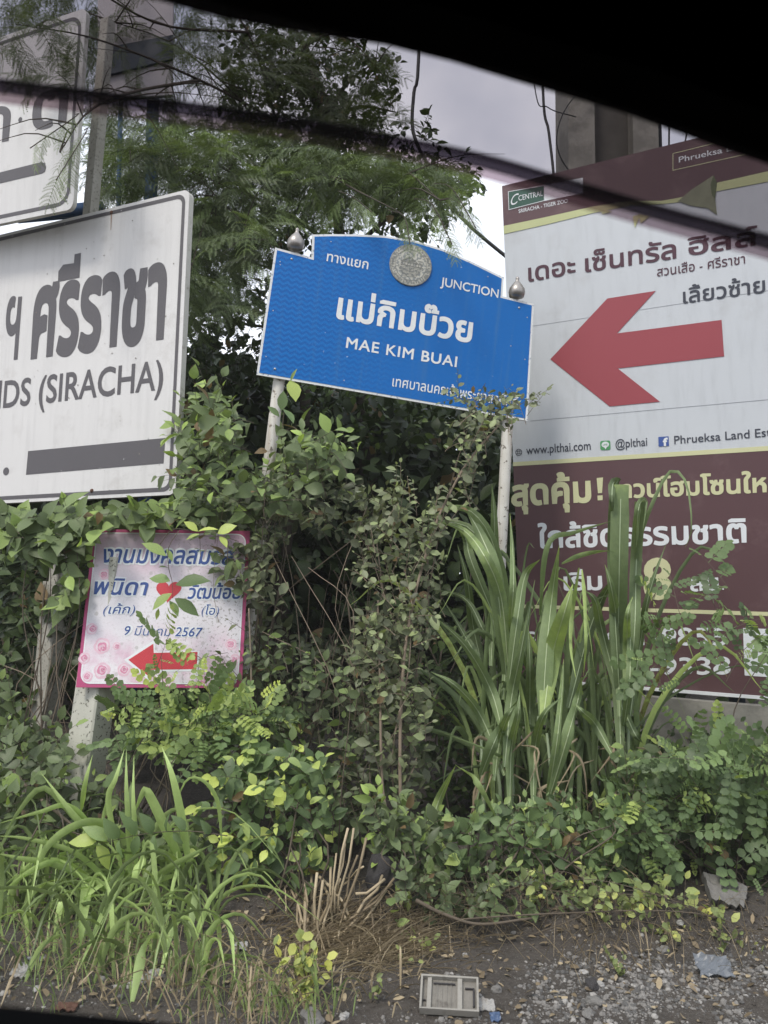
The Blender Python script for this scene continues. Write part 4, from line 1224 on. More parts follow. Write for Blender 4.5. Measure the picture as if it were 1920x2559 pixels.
def broadleaf_tree():
    root = Vector((-0.2, 7.2, gh(-0.2, 7.2)))
    t = thing('broadleaf_tree', 'dense dark round leaved tree behind the blue junction sign', 'tree', root)
    tr = catmull([root - Vector((0, 0, 0.1)), root + Vector((0.05, 0, 1.5)), root + Vector((-0.1, 0, 3.0)), at(780, 150, 7.0)], 14)
    tube('trunk', tr, [0.12 - 0.006 * i for i in range(15)], M['bark'], t, 10)
    nodes = list(tr[5:])
    for e in ((620, 120, 6.8), (930, 160, 6.8), (990, 280, 6.9), (600, 500, 6.8), (520, 800, 6.6), (1050, 420, 6.7), (1170, 440, 6.6), (820, 420, 6.9), (700, 700, 6.8), (560, 640, 6.7), (840, 240, 6.6), (700, 60, 6.9)):
        E_ = at(*e); nd = min(tr[3:], key=lambda q: (q - E_).length + abs(q.z - E_.z + 0.4))
        P = catmull([nd, nd.lerp(E_, 0.5) + Vector((0, 0, 0.12)), E_], 8)
        tube('branch', P, [0.03 - 0.003 * i for i in range(9)], M['bark'], t, 6); nodes += P[2:]
    L, T = Leaves(), Acc()
    def reg(poly, Y0, Y1, n, tone, sz=0.075, nl=8):
        for p in sample(poly, Y0, Y1, n):
            nd = min(nodes, key=lambda q: (q - p).length)
            d = (p - nd).normalized() + rv(0.6)
            tip = p + d.normalized() * 0.16
            twig_leaves(L, T, (OV, BIG), p - d.normalized() * 0.12, tip, nl, sz, tone, 0.05, 0.4, 1.0, 0.1, 0.003)
    crown = [(570, 90), (640, 40), (780, 60), (900, 110), (990, 160), (985, 250), (940, 330), (1010, 380), (860, 420), (640, 400), (560, 300)]
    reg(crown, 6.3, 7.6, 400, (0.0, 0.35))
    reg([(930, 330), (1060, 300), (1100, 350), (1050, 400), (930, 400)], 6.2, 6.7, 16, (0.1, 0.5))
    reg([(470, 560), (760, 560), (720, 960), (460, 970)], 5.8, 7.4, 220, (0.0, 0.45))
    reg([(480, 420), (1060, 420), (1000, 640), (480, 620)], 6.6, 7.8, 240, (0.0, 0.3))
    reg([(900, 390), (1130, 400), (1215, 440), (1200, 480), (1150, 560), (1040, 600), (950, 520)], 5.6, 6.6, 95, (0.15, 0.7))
    T.build('twigs', M['bark'], t, kind='stuff')
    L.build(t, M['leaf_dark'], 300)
broadleaf_tree()

def thicket():
    """undergrowth behind everything, shade of the hollow put into dark leaf tones, read as one mass"""
    L = Leaves()
    def reg(poly, Y0, Y1, n, sz, tone, tp=(OV, BIG)):
        for p in sample(poly, Y0, Y1, n):
            L.add(rng.choice(tp), p, rv(1), Vector((0, -0.5, 0.8)) + rv(0.6), rng.uniform(*sz), rng.uniform(*tone))
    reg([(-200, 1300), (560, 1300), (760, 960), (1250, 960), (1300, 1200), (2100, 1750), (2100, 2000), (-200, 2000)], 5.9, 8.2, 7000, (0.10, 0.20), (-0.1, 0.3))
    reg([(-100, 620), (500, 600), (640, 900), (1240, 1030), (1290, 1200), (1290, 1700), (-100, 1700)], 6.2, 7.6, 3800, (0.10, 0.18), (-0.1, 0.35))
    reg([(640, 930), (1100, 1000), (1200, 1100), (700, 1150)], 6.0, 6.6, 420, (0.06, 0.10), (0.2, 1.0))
    reg([(-300, 1000), (500, 900), (640, 930), (1240, 1000), (1290, 1150), (1400, 1700), (-300, 1700)], 7.4, 9.0, 5200, (0.26, 0.45), (-0.2, 0.1))  # added backing of oversized dark leaves, blocks bright sky gaps
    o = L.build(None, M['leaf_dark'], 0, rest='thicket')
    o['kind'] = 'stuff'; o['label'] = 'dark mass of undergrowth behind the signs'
    T = Acc()
    for k in range(90):
        x = rng.uniform(-3.2, 1.8); y = rng.uniform(5.0, 6.0); z = gh(x, y)
        a = Vector((x, y, z)); b = a + Vector((rng.gauss(0, 0.5), rng.gauss(0, 0.3), rng.uniform(0.5, 1.9)))
        P = catmull([a, a.lerp(b, 0.5) + rv(0.12), b], 6)
        v, f = tube_vf(P, rng.uniform(0.002, 0.008), 4, False); T.add(v, f, rng.random())
    o = T.build('bare_stems', M['twig'], None, kind='stuff'); o['label'] = 'tangle of bare brown stems in the shade of the thicket'
thicket()

# ------------------------------------------------------------------ vines and shrubs
def G(px, py): return gpt(px, py)
bush('climbing_vine', 'leafy green vine heaped over the left pole of the blue sign', 'vine', 'leaf',
     [([(470, 950), (590, 990), (600, 1120), (640, 1300), (440, 1290), (440, 1080)], 0.6), ([(730, 1060), (860, 1110), (880, 1160), (760, 1240), (640, 1300), (600, 1230), (700, 1170)], 0.45), ([(470, 1290), (640, 1290), (620, 1480), (560, 1470), (480, 1380)], 0.09)], (3.88, 4.6), 198, (OV, BIG, OV2), 0.085, 6, 0.24, (0.15, 0.6),
     bases=[G(600, 2050), G(680, 2050)], maxi=300, tiptone=0.25, nstem=9, stem_r=0.007)
bush('climbing_vine', 'tangled vine with smaller leaves sagging between the blue sign pole and the reeds', 'vine', 'leaf_olive',
     [([(600, 1200), (860, 1200), (1080, 1310), (1050, 1370), (880, 1330), (720, 1330), (640, 1480), (540, 1450)], 1.0)], (4.0, 4.4), 120, (OV, OV, OV2), 0.066, 6, 0.22, (0.0, 0.75),
     bases=[G(700, 2080), G(900, 2080)], maxi=300, tiptone=0.2, nstem=5, stem_r=0.005)
bush('heart_leaf_vine', 'curtain of heart leaved creeper hanging under the large white direction sign', 'vine', 'leaf',
     [([(-40, 1285), (480, 1262), (560, 1280), (440, 1300), (240, 1300), (200, 1400), (180, 1500), (150, 1520), (140, 1360), (-40, 1370)], 1.0)], (3.95, 4.3), 84, (HT, HT, OV), 0.098, 6, 0.22, (0.15, 0.65),
     bases=[G(120, 2100), G(30, 2100)], maxi=300, sag=-0.1, up_bias=-0.4, tiptone=0.2, facing=1.1, nstem=6)
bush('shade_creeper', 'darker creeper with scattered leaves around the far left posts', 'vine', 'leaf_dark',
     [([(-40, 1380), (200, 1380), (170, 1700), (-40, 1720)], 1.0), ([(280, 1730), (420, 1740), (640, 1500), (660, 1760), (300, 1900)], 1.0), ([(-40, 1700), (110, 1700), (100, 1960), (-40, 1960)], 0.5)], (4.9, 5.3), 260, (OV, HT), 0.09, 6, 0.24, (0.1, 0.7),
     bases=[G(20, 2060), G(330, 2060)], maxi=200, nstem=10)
bush('thorny_shrub', 'twiggy small leaved shrub with bare pale stems in the middle below the blue sign', 'shrub', 'leaf_olive',
     [([(1150, 1060), (1230, 1000), (1310, 1000), (1280, 1060), (1200, 1120), (1180, 1250), (1120, 1330), (1060, 1300), (1110, 1190)], 0.32), ([(980, 1150), (1010, 1120), (1100, 1240), (1120, 1340), (960, 1320)], 0.14),
      ([(900, 1330), (1100, 1300), (1110, 1450), (1080, 1600), (1060, 1850), (960, 1900), (930, 1600), (900, 1460)], 1.0)], (3.9, 4.2), 165, (SM, SMR, OV), 0.044, 8, 0.2, (0.0, 0.95),
     bases=[G(960, 2120), G(1000, 2120)], maxi=0, stem_r=0.006, stemmat='twig_pale', nstem=2, tiptone=0.15)
bush('climbing_sprig', 'thin leafy sprig reaching up over the lower right corner of the blue sign', 'vine', 'leaf_olive',
     [([(1100, 960), (1180, 970), (1330, 990), (1400, 960), (1370, 1010), (1250, 1060), (1140, 1070)], 1.0)], (4.0, 4.1), 34, (SM, SMR), 0.036, 7, 0.2, (0.2, 0.7),
     bases=[G(990, 2120)], nstem=1, stem_r=0.005, stemmat='twig')
bush('undergrowth_shrub', 'dull green leafy undergrowth filling the space below the sagging vine', 'shrub', 'leaf_olive',
     [([(560, 1500), (640, 1480), (740, 1600), (920, 1600), (960, 1700), (960, 2060), (760, 2080), (560, 1900)], 1.0)], (4.2, 4.8), 190, (OV, OV2), 0.066, 6, 0.22, (-0.1, 0.6),
     bases=[G(700, 2100), G(880, 2100)], maxi=0, nstem=5, stem_r=0.004)
bush('bright_leaf_bush', 'broad leaved bush with lime green tips left of the dry cut stalks', 'shrub', 'leaf_fresh',
     [([(520, 1960), (620, 1890), (700, 1880), (800, 1900), (850, 2060), (800, 2180), (640, 2200), (520, 2120)], 1.0)], (3.55, 3.8), 78, (OV, OV2), 0.068, 7, 0.2, (0.05, 0.5),
     bases=[G(690, 2260), G(740, 2260)], maxi=300, tiptone=0.55, facing=1.0, nstem=7, wide=1.1)
bush('pinnate_shrub', 'light green shrub with rows of small leaflets below the pink wedding sign', 'shrub', 'leaf_fresh',
     [([(330, 1770), (480, 1740), (640, 1750), (680, 1820), (480, 1890), (300, 1890), (280, 1820)], 1.0), ([(400, 1620), (520, 1640), (560, 1700), (380, 1700)], 0.08)], (3.75, 3.95), 40, (PIN, PIN2), 0.15, 5, 0.3, (0.2, 0.7),
     bases=[G(330, 2180), G(430, 2180)], maxi=290, part='frond', rest='small_fronds', tiptone=0.25, facing=0.5, nstem=8)
bush('leaflet_shrub', 'shrub with rounded pale leaflets in front of the phone number at right', 'shrub', 'leaf_fresh',
     [([(1620, 1500), (1700, 1450), (1880, 1380), (1960, 1300), (1960, 1720), (1640, 1700), (1620, 1600)], 0.15), ([(1640, 1900), (1960, 1860), (2150, 1900), (2150, 2160), (1540, 2150), (1540, 2040)], 1.1)], (3.6, 4.1), 105, (PIN, PIN2), 0.16, 5, 0.28, (-0.05, 0.55),
     bases=[G(1600, 2200), G(1760, 2200), G(1880, 2210)], maxi=300, part='frond', rest='small_fronds', tiptone=0.25, facing=0.7, nstem=14)
bush('leafy_shrub', 'low leafy shrub growing around the feet of the tall reeds', 'shrub', 'leaf_fresh',
     [([(1040, 2060), (1240, 2030), (1500, 1980), (1620, 2060), (1600, 2230), (1400, 2240), (1060, 2190)], 1.0)], (3.6, 3.95), 170, (OV, OV2, HT), 0.058, 6, 0.18, (0.0, 0.5),
     bases=[G(1150, 2260), G(1350, 2260), G(1500, 2260)], maxi=300, tiptone=0.3, nstem=14, facing=0.9)
bush('leafy_shrub', 'small bushy plant between the dry stalks and the tall reeds', 'shrub', 'leaf',
     [([(930, 1990), (1100, 2010), (1120, 2160), (1060, 2240), (950, 2180)], 1.0)], (3.6, 3.85), 60, (OV, OV2), 0.065, 6, 0.18, (0.1, 0.6),
     bases=[G(1000, 2270)], maxi=300, tiptone=0.3, nstem=6, facing=0.9)
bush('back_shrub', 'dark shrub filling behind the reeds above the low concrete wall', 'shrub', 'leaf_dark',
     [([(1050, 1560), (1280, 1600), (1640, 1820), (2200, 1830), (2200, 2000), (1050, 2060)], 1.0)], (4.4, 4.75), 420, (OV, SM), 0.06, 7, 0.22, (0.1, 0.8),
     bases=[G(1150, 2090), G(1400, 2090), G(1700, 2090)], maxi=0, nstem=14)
bush('creeper', 'yellowing creeper trailing over the edge of the bank at right', 'creeper', 'leaf_yellow',
     [([(1280, 2170), (1500, 2190), (1740, 2230), (1940, 2380), (1940, 2450), (1700, 2400), (1600, 2330), (1300, 2230)], 1.0)], (3.4, 3.65), 110, (SM, SMR, OV), 0.042, 6, 0.16, (0.1, 0.7),
     bases=[G(1300, 2290), G(1600, 2290), G(1800, 2300)], maxi=300, tiptone=0.3, nstem=10, stemmat='twig', stem_r=0.003, up_bias=0.0)
bush('ground_leaves', 'low dark leafy ground plants along the left edge behind the grass tussock', 'plant', 'leaf',
     [([(-40, 1800), (160, 1850), (260, 2050), (500, 2080), (560, 2240), (300, 2300), (-40, 2320)], 1.0)], (3.6, 4.1), 190, (OV, HT, SM), 0.065, 6, 0.18, (0.0, 0.6),
     bases=[G(60, 2330), G(400, 2300)], maxi=250, nstem=10)

def px_leaves(name, label, cat, stem_pts, leaves, mat, Y, r=0.0025, sm='twig', tpl=OV):
    root = at(*stem_pts[0], Y); t = thing(name, label, cat, root)
    P = catmull([at(*q, Y) for q in stem_pts], 12)
    tube('stem', P, [r * (1 - 0.5 * i / 12) for i in range(13)], M[sm], t, 6)
    L = Leaves()
    for (a, b, tone, wide) in leaves:
        A, B = at(*a, Y - 0.01), at(*b, Y - rng.uniform(0.02, 0.06)); d = B - A
        L.add(tpl, A, d + rv(0.12 * d.length), Vector((rng.gauss(0, 0.6), -0.8, 0.7)), d.length * rng.uniform(0.85, 1.1), tone, wide * 0.9)
    L.build(t, M[mat], 300)
    return t
px_leaves('hanging_twig', 'twig with big glossy green leaves dangling over the red heart', 'vine', [z7(1060, 300), z7(1000, 400), z7(1000, 520), z7(1020, 600), z7(1025, 700)],
    [(z7(1010, 600), z7(862, 560), 0.5, 1.2), (z7(1040, 620), z7(1235, 600), 0.15, 0.9), (z7(1020, 670), z7(900, 770), 0.6, 1.0), (z7(1035, 700), z7(1188, 775), 0.2, 0.8),
     (z7(1005, 715), z7(1082, 812), 0.5, 0.9), (z7(985, 450), z7(848, 362), 0.6, 0.9), (z7(1000, 520), z7(940, 500), 0.1, 1.2), (z7(940, 760), z7(920, 830), 0.7, 0.7)], 'leaf_fresh', 3.8)
z8 = zz(400, 900, 0.54217)
px_leaves('bright_sprig', 'sprig of yellow green leaves above the wedding sign', 'vine', [z8(0, 850), z8(60, 780), z8(170, 790), z8(280, 800)],
    [(z8(175, 790), z8(105, 732), 0.85, 1.0), (z8(175, 790), z8(262, 765), 0.9, 0.5), (z8(265, 800), z8(355, 775), 0.8, 1.2), (z8(275, 812), z8(308, 868), 0.8, 0.9), (z8(60, 790), z8(20, 740), 0.6, 0.8), (z8(120, 830), z8(180, 815), 0.7, 0.6), (z8(30, 870), z8(60, 930), 0.6, 0.8)], 'leaf_fresh', 3.86)  # leaf tones set towards the yellow green end
px_leaves('vine_tip', 'upright vine tip with one light leaf touching the lower left edge of the blue sign', 'vine', [z4(215, 1160), z4(230, 1000), z4(255, 880), z4(285, 800)],
    [(z4(262, 850), z4(300, 940), 0.8, 1.2), (z4(262, 860), z4(292, 785), 0.6, 0.5), (z4(215, 1010), z4(245, 910), 0.3, 1.0), (z4(225, 1000), z4(300, 1060), 0.4, 1.1), (z4(205, 1040), z4(150, 960), 0.3, 0.8)], 'leaf_fresh', 4.0)
za_ = zz(0, 1800, 0.48193)
px_leaves('leafy_branch', 'low branch with large grey green leaves and lime tip over the grass tussock', 'branch', [za_(1180, 600), za_(980, 575), za_(750, 590), za_(520, 640)],
    [(za_(500, 630), za_(340, 620), 0.78, 1.4), (za_(500, 650), za_(556, 770), 0.82, 1.2), (za_(560, 620), za_(440, 520), 0.55, 1.2), (za_(620, 610), za_(550, 520), 0.35, 1.4), (za_(620, 620), za_(600, 730), 0.45, 1.2),
     (za_(700, 600), za_(620, 490), 0.3, 1.3), (za_(720, 600), za_(690, 710), 0.3, 1.3), (za_(790, 590), za_(730, 480), 0.25, 1.3), (za_(800, 595), za_(790, 680), 0.3, 1.3), (za_(870, 585), za_(820, 490), 0.2, 1.3),
     (za_(900, 585), za_(930, 650), 0.2, 1.2), (za_(960, 575), za_(920, 480), 0.3, 1.3), (za_(1000, 578), za_(1010, 660), 0.15, 1.2), (za_(1090, 590), za_(1060, 530), 0.2, 1.2)], 'leaf_fresh', 3.36, tpl=OV2)

bush('undergrowth_shrub', 'fuller mid green shrub low in the middle behind the bright leaf bush', 'shrub', 'leaf',
     [([(500, 1780), (620, 1600), (760, 1620), (900, 1680), (940, 1850), (960, 2080), (820, 2120), (540, 2000)], 1.0)], (3.95, 4.2), 190, (OV, OV2, SM), 0.058, 6, 0.2, (-0.1, 0.6),
     bases=[G(640, 2160), G(860, 2160)], maxi=300, nstem=5, stem_r=0.004, tiptone=0.2)
bush('undergrowth_shrub', 'leafy scrub at the left edge between the far posts and the grass tussock', 'shrub', 'leaf',
     [([(-40, 1640), (60, 1780), (140, 1800), (160, 1960), (300, 1990), (300, 2100), (-40, 2100)], 1.0)], (3.9, 4.3), 120, (OV, HT), 0.065, 6, 0.2, (-0.1, 0.6),
     bases=[G(30, 2200), G(200, 2180)], maxi=300, nstem=4, stem_r=0.004)
bush('trailing_vine', 'loose trailing vine with small leaves hanging below the heaped vine in the centre', 'vine', 'leaf_olive',
     [([(640, 1340), (700, 1340), (720, 1460), (600, 1600)], 0.2), ([(880, 1560), (1080, 1520), (1060, 2000), (900, 2050)], 1.0)], (3.95, 4.2), 80, (OV, OV2, SM), 0.06, 7, 0.2, (0.0, 0.8),
     bases=[G(900, 2150)], maxi=200, nstem=3, stem_r=0.004)
bush('leafy_shrub', 'rounded leaf shrub at the foot of the low wall on the right', 'shrub', 'leaf',
     [([(1560, 1880), (1940, 1830), (2200, 1850), (2200, 2220), (1700, 2220), (1500, 2180), (1520, 1980)], 1.0)], (3.75, 4.1), 165, (SMR, OV), 0.055, 7, 0.2, (-0.1, 0.7),
     bases=[G(1650, 2230), G(1850, 2230)], maxi=300, nstem=6, stem_r=0.004, tiptone=0.3)
bush('bank_weeds', 'low mixed weeds along the bank between the straw and the yellow creeper', 'plant', 'leaf',
     [([(1000, 2180), (1300, 2200), (1500, 2230), (1500, 2290), (1180, 2280), (1000, 2260)], 1.0)], (3.45, 3.65), 60, (OV, SM, HT), 0.05, 5, 0.15, (-0.1, 0.6),
     bases=[G(1100, 2310), G(1350, 2300)], maxi=200, nstem=5, stem_r=0.003)

# seedlings on the bare soil
def seedling(px, py, n, size, mat, tone, label, hgt=0.10):
    g = G(px, py); t = thing('seedling', label, 'seedling', g)
    L = Leaves()
    for k in range(max(2, n // 5)):
        tip = g + Vector((rng.gauss(0, 0.05), rng.gauss(0, 0.03), hgt * rng.uniform(0.7, 1.3)))
        P = catmull([g - Vector((0, 0, 0.01)), g.lerp(tip, 0.5) + rv(0.008), tip], 5)
        tube('stem', P, [0.002, 0.0018, 0.0016, 0.0014, 0.0012, 0.001], M['twig'], t, 5)
        for j in range(5):
            L.add(rng.choice((SMR, OV)), P[1 + j % 5], rv(1) + Vector((0, -0.3, 0.4)), Vector((0, -0.8, 0.8)) + rv(0.3), size * rng.uniform(0.7, 1.1), rng.uniform(*tone))
    L.build(t, M[mat], 300)
seedling(760, 2500, 75, 0.046, 'leaf_yellow', (0.4, 1.0), 'yellow green seedling clump at the bottom left of the straw', 0.17)
seedling(925, 2510, 14, 0.030, 'leaf_yellow', (0.1, 0.6), 'small seedling just left of the weathered tray', 0.10)
seedling(1065, 2395, 12, 0.045, 'leaf_yellow', (0.2, 0.7), 'young three leaved seedling below the dry stalks on bare soil', 0.08)
seedling(1005, 2330, 6, 0.075, 'leaf_fresh', (0.5, 0.9), 'seedling with two bright leaves at the right of the cut stalks', 0.10)
seedling(1550, 2440, 16, 0.032, 'leaf_yellow', (0.1, 0.6), 'wispy seedling on the open gravel at right', 0.09)
seedling(1800, 2380, 22, 0.032, 'leaf_yellow', (0.1, 0.7), 'drooping yellow sprig just above the crushed grey litter', 0.10)
seedling(1010, 2410, 8, 0.025, 'leaf_yellow', (0.1, 0.6), 'tiny seedling between the straw litter and the gravel', 0.05)

# ------------------------------------------------------------------ tall reeds
zc = zz(1000, 1200, 0.42169)
def reeds():
    root = at(*zc(760, 2050), 4.15); root.z = gh(root.x, root.y)
    t = thing('tall_reed', 'tall clump of broad bladed green cane grass in front of the billboard', 'reed', root)
    B = [
        ([(600, 1400), (560, 600), (430, 300), (240, 255), (100, 340), (-20, 450)], 46, 0.25, 0.2),
        ([(640, 1250), (570, 600), (480, 330), (390, 170)], 90, 0.5, 0.0),
        ([(610, 1300), (640, 800), (560, 400), (440, 200), (300, 165), (180, 230)], 62, 0.55, 0.1),
        ([(640, 1100), (600, 700), (500, 450), (380, 300), (235, 245)], 70, 0.7, -0.1),
        ([(540, 1100), (560, 600), (560, 250), (545, 20)], 62, 0.45, 0.1),
        ([(650, 900), (672, 650), (668, 420), (652, 195)], 40, 0.6, -0.1),
        ([(640, 1250), (700, 800), (745, 560), (830, 470)], 60, 0.5, 0.0),
        ([(845, 1450), (865, 1050), (900, 700), (945, 385)], 92, 0.6, -0.1),
        ([(850, 1400), (900, 1050), (970, 800), (1025, 615)], 100, 0.85, -0.2),
        ([(620, 1700), (660, 1300), (710, 1050), (762, 780)], 62, 0.45, -0.15),
        ([(610, 1500), (540, 1250), (400, 1000), (215, 815)], 62, 0.5, -0.1),
        ([(620, 1750), (480, 1400), (330, 1220), (180, 1135)], 50, 0.5, -0.1),
        ([(790, 1950), (800, 1600), (850, 1400), (960, 1285)], 50, 0.5, -0.15),
        ([(860, 1980), (930, 1550), (960, 1250), (970, 1060)], 40, 0.65, -0.2),
        ([(880, 1900), (1000, 1500), (1055, 1300), (1078, 1165)], 66, 0.6, -0.2),
        ([(1310, 1700), (1295, 1000), (1300, 500), (1310, 25)], 100, 0.35, -0.05),
        ([(1330, 1700), (1285, 1000), (1262, 500), (1272, 30)], 60, 0.2, 0.05),
        ([(1340, 1500), (1390, 900), (1400, 500), (1425, 130)], 66, 0.35, 0.0),
        ([(1300, 1400), (1290, 900), (1255, 650), (1215, 500)], 56, 0.5, -0.05),
        ([(1350, 1500), (1420, 1000), (1475, 680), (1580, 370)], 50, 0.3, 0.05),
        ([(1330, 1400), (1200, 900), (1160, 720), (1100, 655)], 56, 0.35, 0.0),
        ([(830, 800), (880, 385), (1040, 310), (1262, 240)], 34, 0.6, 0.0),
        ([(960, 495), (1060, 450), (1170, 425), (1280, 420)], 30, 0.7, 0.0),
        ([(780, 1200), (740, 1000), (760, 820), (800, 590)], 40, 0.4, 0.1),
        ([(1270, 1650), (1160, 1450), (1090, 1380), (1035, 1325)], 50, 0.5, -0.1),
        ([(1000, 1350), (1120, 900), (1200, 700), (1280, 560)], 80, 0.12, 0.1),
        ([(780, 1750), (770, 1400), (770, 1100), (760, 860)], 56, 0.3, 0.0),
        ([(480, 1750), (560, 1550), (620, 1430), (700, 1300)], 66, 0.45, -0.2),
        ([(650, 1950), (660, 1600), (700, 1400), (710, 1250)], 50, 0.55, -0.2),
        ([(560, 1780), (590, 1550), (640, 1400), (690, 1330)], 50, 0.5, -0.2),
        ([(160, 2130), (230, 1900), (330, 1690)], 50, 0.8, -0.35),
        ([(330, 1690), (460, 1800), (590, 2040)], 34, 0.8, -0.35),
        ([(1340, 1350), (1345, 1000), (1350, 800), (1380, 690)], 44, 0.7, -0.15),
        ([(1320, 1500), (1360, 1200), (1365, 950), (1360, 800)], 40, 0.45, -0.1),
        ([(1080, 530), (1098, 700), (1104, 950), (1088, 1160)], 26, 0.9, -0.2),
        ([(1062, 520), (1020, 800), (1015, 1000), (1042, 1170)], 24, 0.85, -0.2),
        ([(760, 1950), (640, 1700), (560, 1620), (210, 1480)], 26, 0.5, 0.0),
        ([(620, 1100), (500, 900), (380, 700), (150, 640)], 40, 0.2, 0.2),
        ([(640, 1000), (430, 500), (390, 350), (330, 260)], 60, 0.3, 0.2),
        ([(540, 1300), (440, 900), (400, 600), (340, 380)], 56, 0.25, 0.2),
        ([(560, 1500), (470, 1100), (370, 900), (250, 700)], 46, 0.2, 0.15),
        ([(1300, 1300), (1390, 1500), (1440, 1560)], 40, 0.2, 0.0),
    ]
    B.append(([(1305, 300), (1300, 60), (1290, 18), (1262, 22), (1256, 120), (1262, 260)], 60, 0.15, -0.08))
    B.append(([(1400, 400), (1412, 180), (1440, 118), (1462, 150), (1440, 300)], 40, 0.5, -0.08))
    # thin arching blade over the slogan
    B.append(([(1400, 900), (1400, 600), (1420, 360), (1510, 110), (1610, -55), (1700, 20), (1730, 280), (1690, 400)], 24, 0.4, 0.0))
    mid_acc = Acc()
    Yc = 4.15
    for pts, wd, tone, dy in B:
        n = len(pts); P3 = []
        for i, q in enumerate(pts):
            Yq = Yc + dy + (0.12 * math.sin(i * 2.1 + wd)) - 0.12 * i / n
            P3.append(at(*zc(*q), Yq))
        P = catmull(P3, 16)
        wm = wd * 0.42169 * Yc / F
        v, f = blade_vf(P, wm * 1.02, 0.4, (lambda q: min(1, 0.3 + q * 2.2) * (1 if q < 0.93 else 0.9)) if pts[-1] in ((1310, 25), (1272, 30), (1425, 130)) else None, Vector((rng.uniform(-0.25, 0.25), 1, 0.3)))
        mesh('blade', v, f, M['cane'], t, True, [tone * 0.8 + rng.uniform(-0.05, 0.05) + (0.45 * max(0, (k_ / len(v) - 0.86) / 0.14) if wd % 4 == 0 else 0) for k_ in range(len(v))])
        if wd > 36:
            # pale midrib raised along the blade
            n_ = len(P); vv, ff = [], []
            for i, p in enumerate(P):
                a, b = v[3 * i], v[3 * i + 2]; x = (b - a); x = x.normalized() * min(0.0022, x.length * 0.06)
                off = Vector((0, -0.0015, 0.0008))
                vv += [p - x + off, p + x + off]
            for i in range(n_ - 2): ff.append((2 * i, 2 * i + 1, 2 * i + 3, 2 * i + 2))
            mid_acc.add(vv, ff, 0.3 + tone * 0.5)
    mid_acc.build('midribs', M['midrib'], t, kind='stuff')
    # stalks
    for a, b in (((650, 2120), (650, 1500)), ((785, 2000), (820, 1400)), ((872, 2010), (930, 1450)), ((1320, 2010), (1310, 1300)), ((1360, 2010), (1350, 1300)), ((600, 2080), (560, 1500)), ((1290, 1990), (1300, 1400)), ((520, 2060), (480, 1500)), ((940, 2000), (870, 1500))):
        A = at(*zc(*a), Yc); A.z = gh(A.x, A.y) - 0.02
        tube('stalk', [A, A.lerp(at(*zc(*b), Yc), 0.5) + rv(0.01), at(*zc(*b), Yc)], [0.012, 0.010, 0.007], M['midrib'], t, 7)
    # further random blades filling behind
    for _ in range(115):
        bx, by = rng.uniform(420, 1420), rng.uniform(1850, 2050)
        tx = bx + rng.gauss(0, 330); ty = by - rng.uniform(450, 1600) * (1 if 500 < bx < 900 or bx > 1200 else 0.75)
        A = at(*zc(bx, by), Yc + rng.uniform(0, 0.45)); A.z = gh(A.x, A.y)
        Cc = at(*zc(tx, ty), Yc + rng.uniform(0.0, 0.35))
        Mid = A.lerp(Cc, 0.55) + Vector((-(Cc.x - A.x) * 0.25, 0, 0.08))
        e2 = Cc + Vector(((Cc.x - A.x) * 0.45, -0.05, -rng.uniform(-0.02, 0.35)))
        P = catmull([A, Mid, Cc, e2], 14)
        v, f = blade_vf(P, rng.uniform(0.012, 0.036), 0.4, None, Vector((rng.uniform(-0.7, 0.7), 1, 0.3)))
        mesh('blade', v, f, M['cane'], t, True, [rng.choice((rng.uniform(0.1, 0.6), rng.uniform(0.1, 0.6), rng.uniform(0.1, 0.6), rng.uniform(0.6, 1.2)))] * len(v))
reeds()
def dead_blades():
    t = thing('dead_reed_blades', 'withered tan blades drooping at the foot of the tall reeds', 'dead plant', at(*zc(900, 2050), 4.05))
    for k in range(26):
        bx = rng.uniform(450, 1420); A = at(*zc(bx, rng.uniform(1500, 1900)), 4.1); B = A + Vector((rng.gauss(0, 0.16), -0.06, -rng.uniform(0.1, 0.4)))
        M_ = A.lerp(B, 0.4) + Vector((rng.gauss(0, 0.05), -0.03, 0.07))
        v, f = blade_vf(catmull([A, M_, B], 10), rng.uniform(0.008, 0.02), 0.5, None, Vector((rng.uniform(-0.7, 0.7), 1, 0.3)))
        mesh('blade', v, f, M['straw'], t, True, [rng.uniform(0.3, 0.9)] * len(v))
dead_blades()

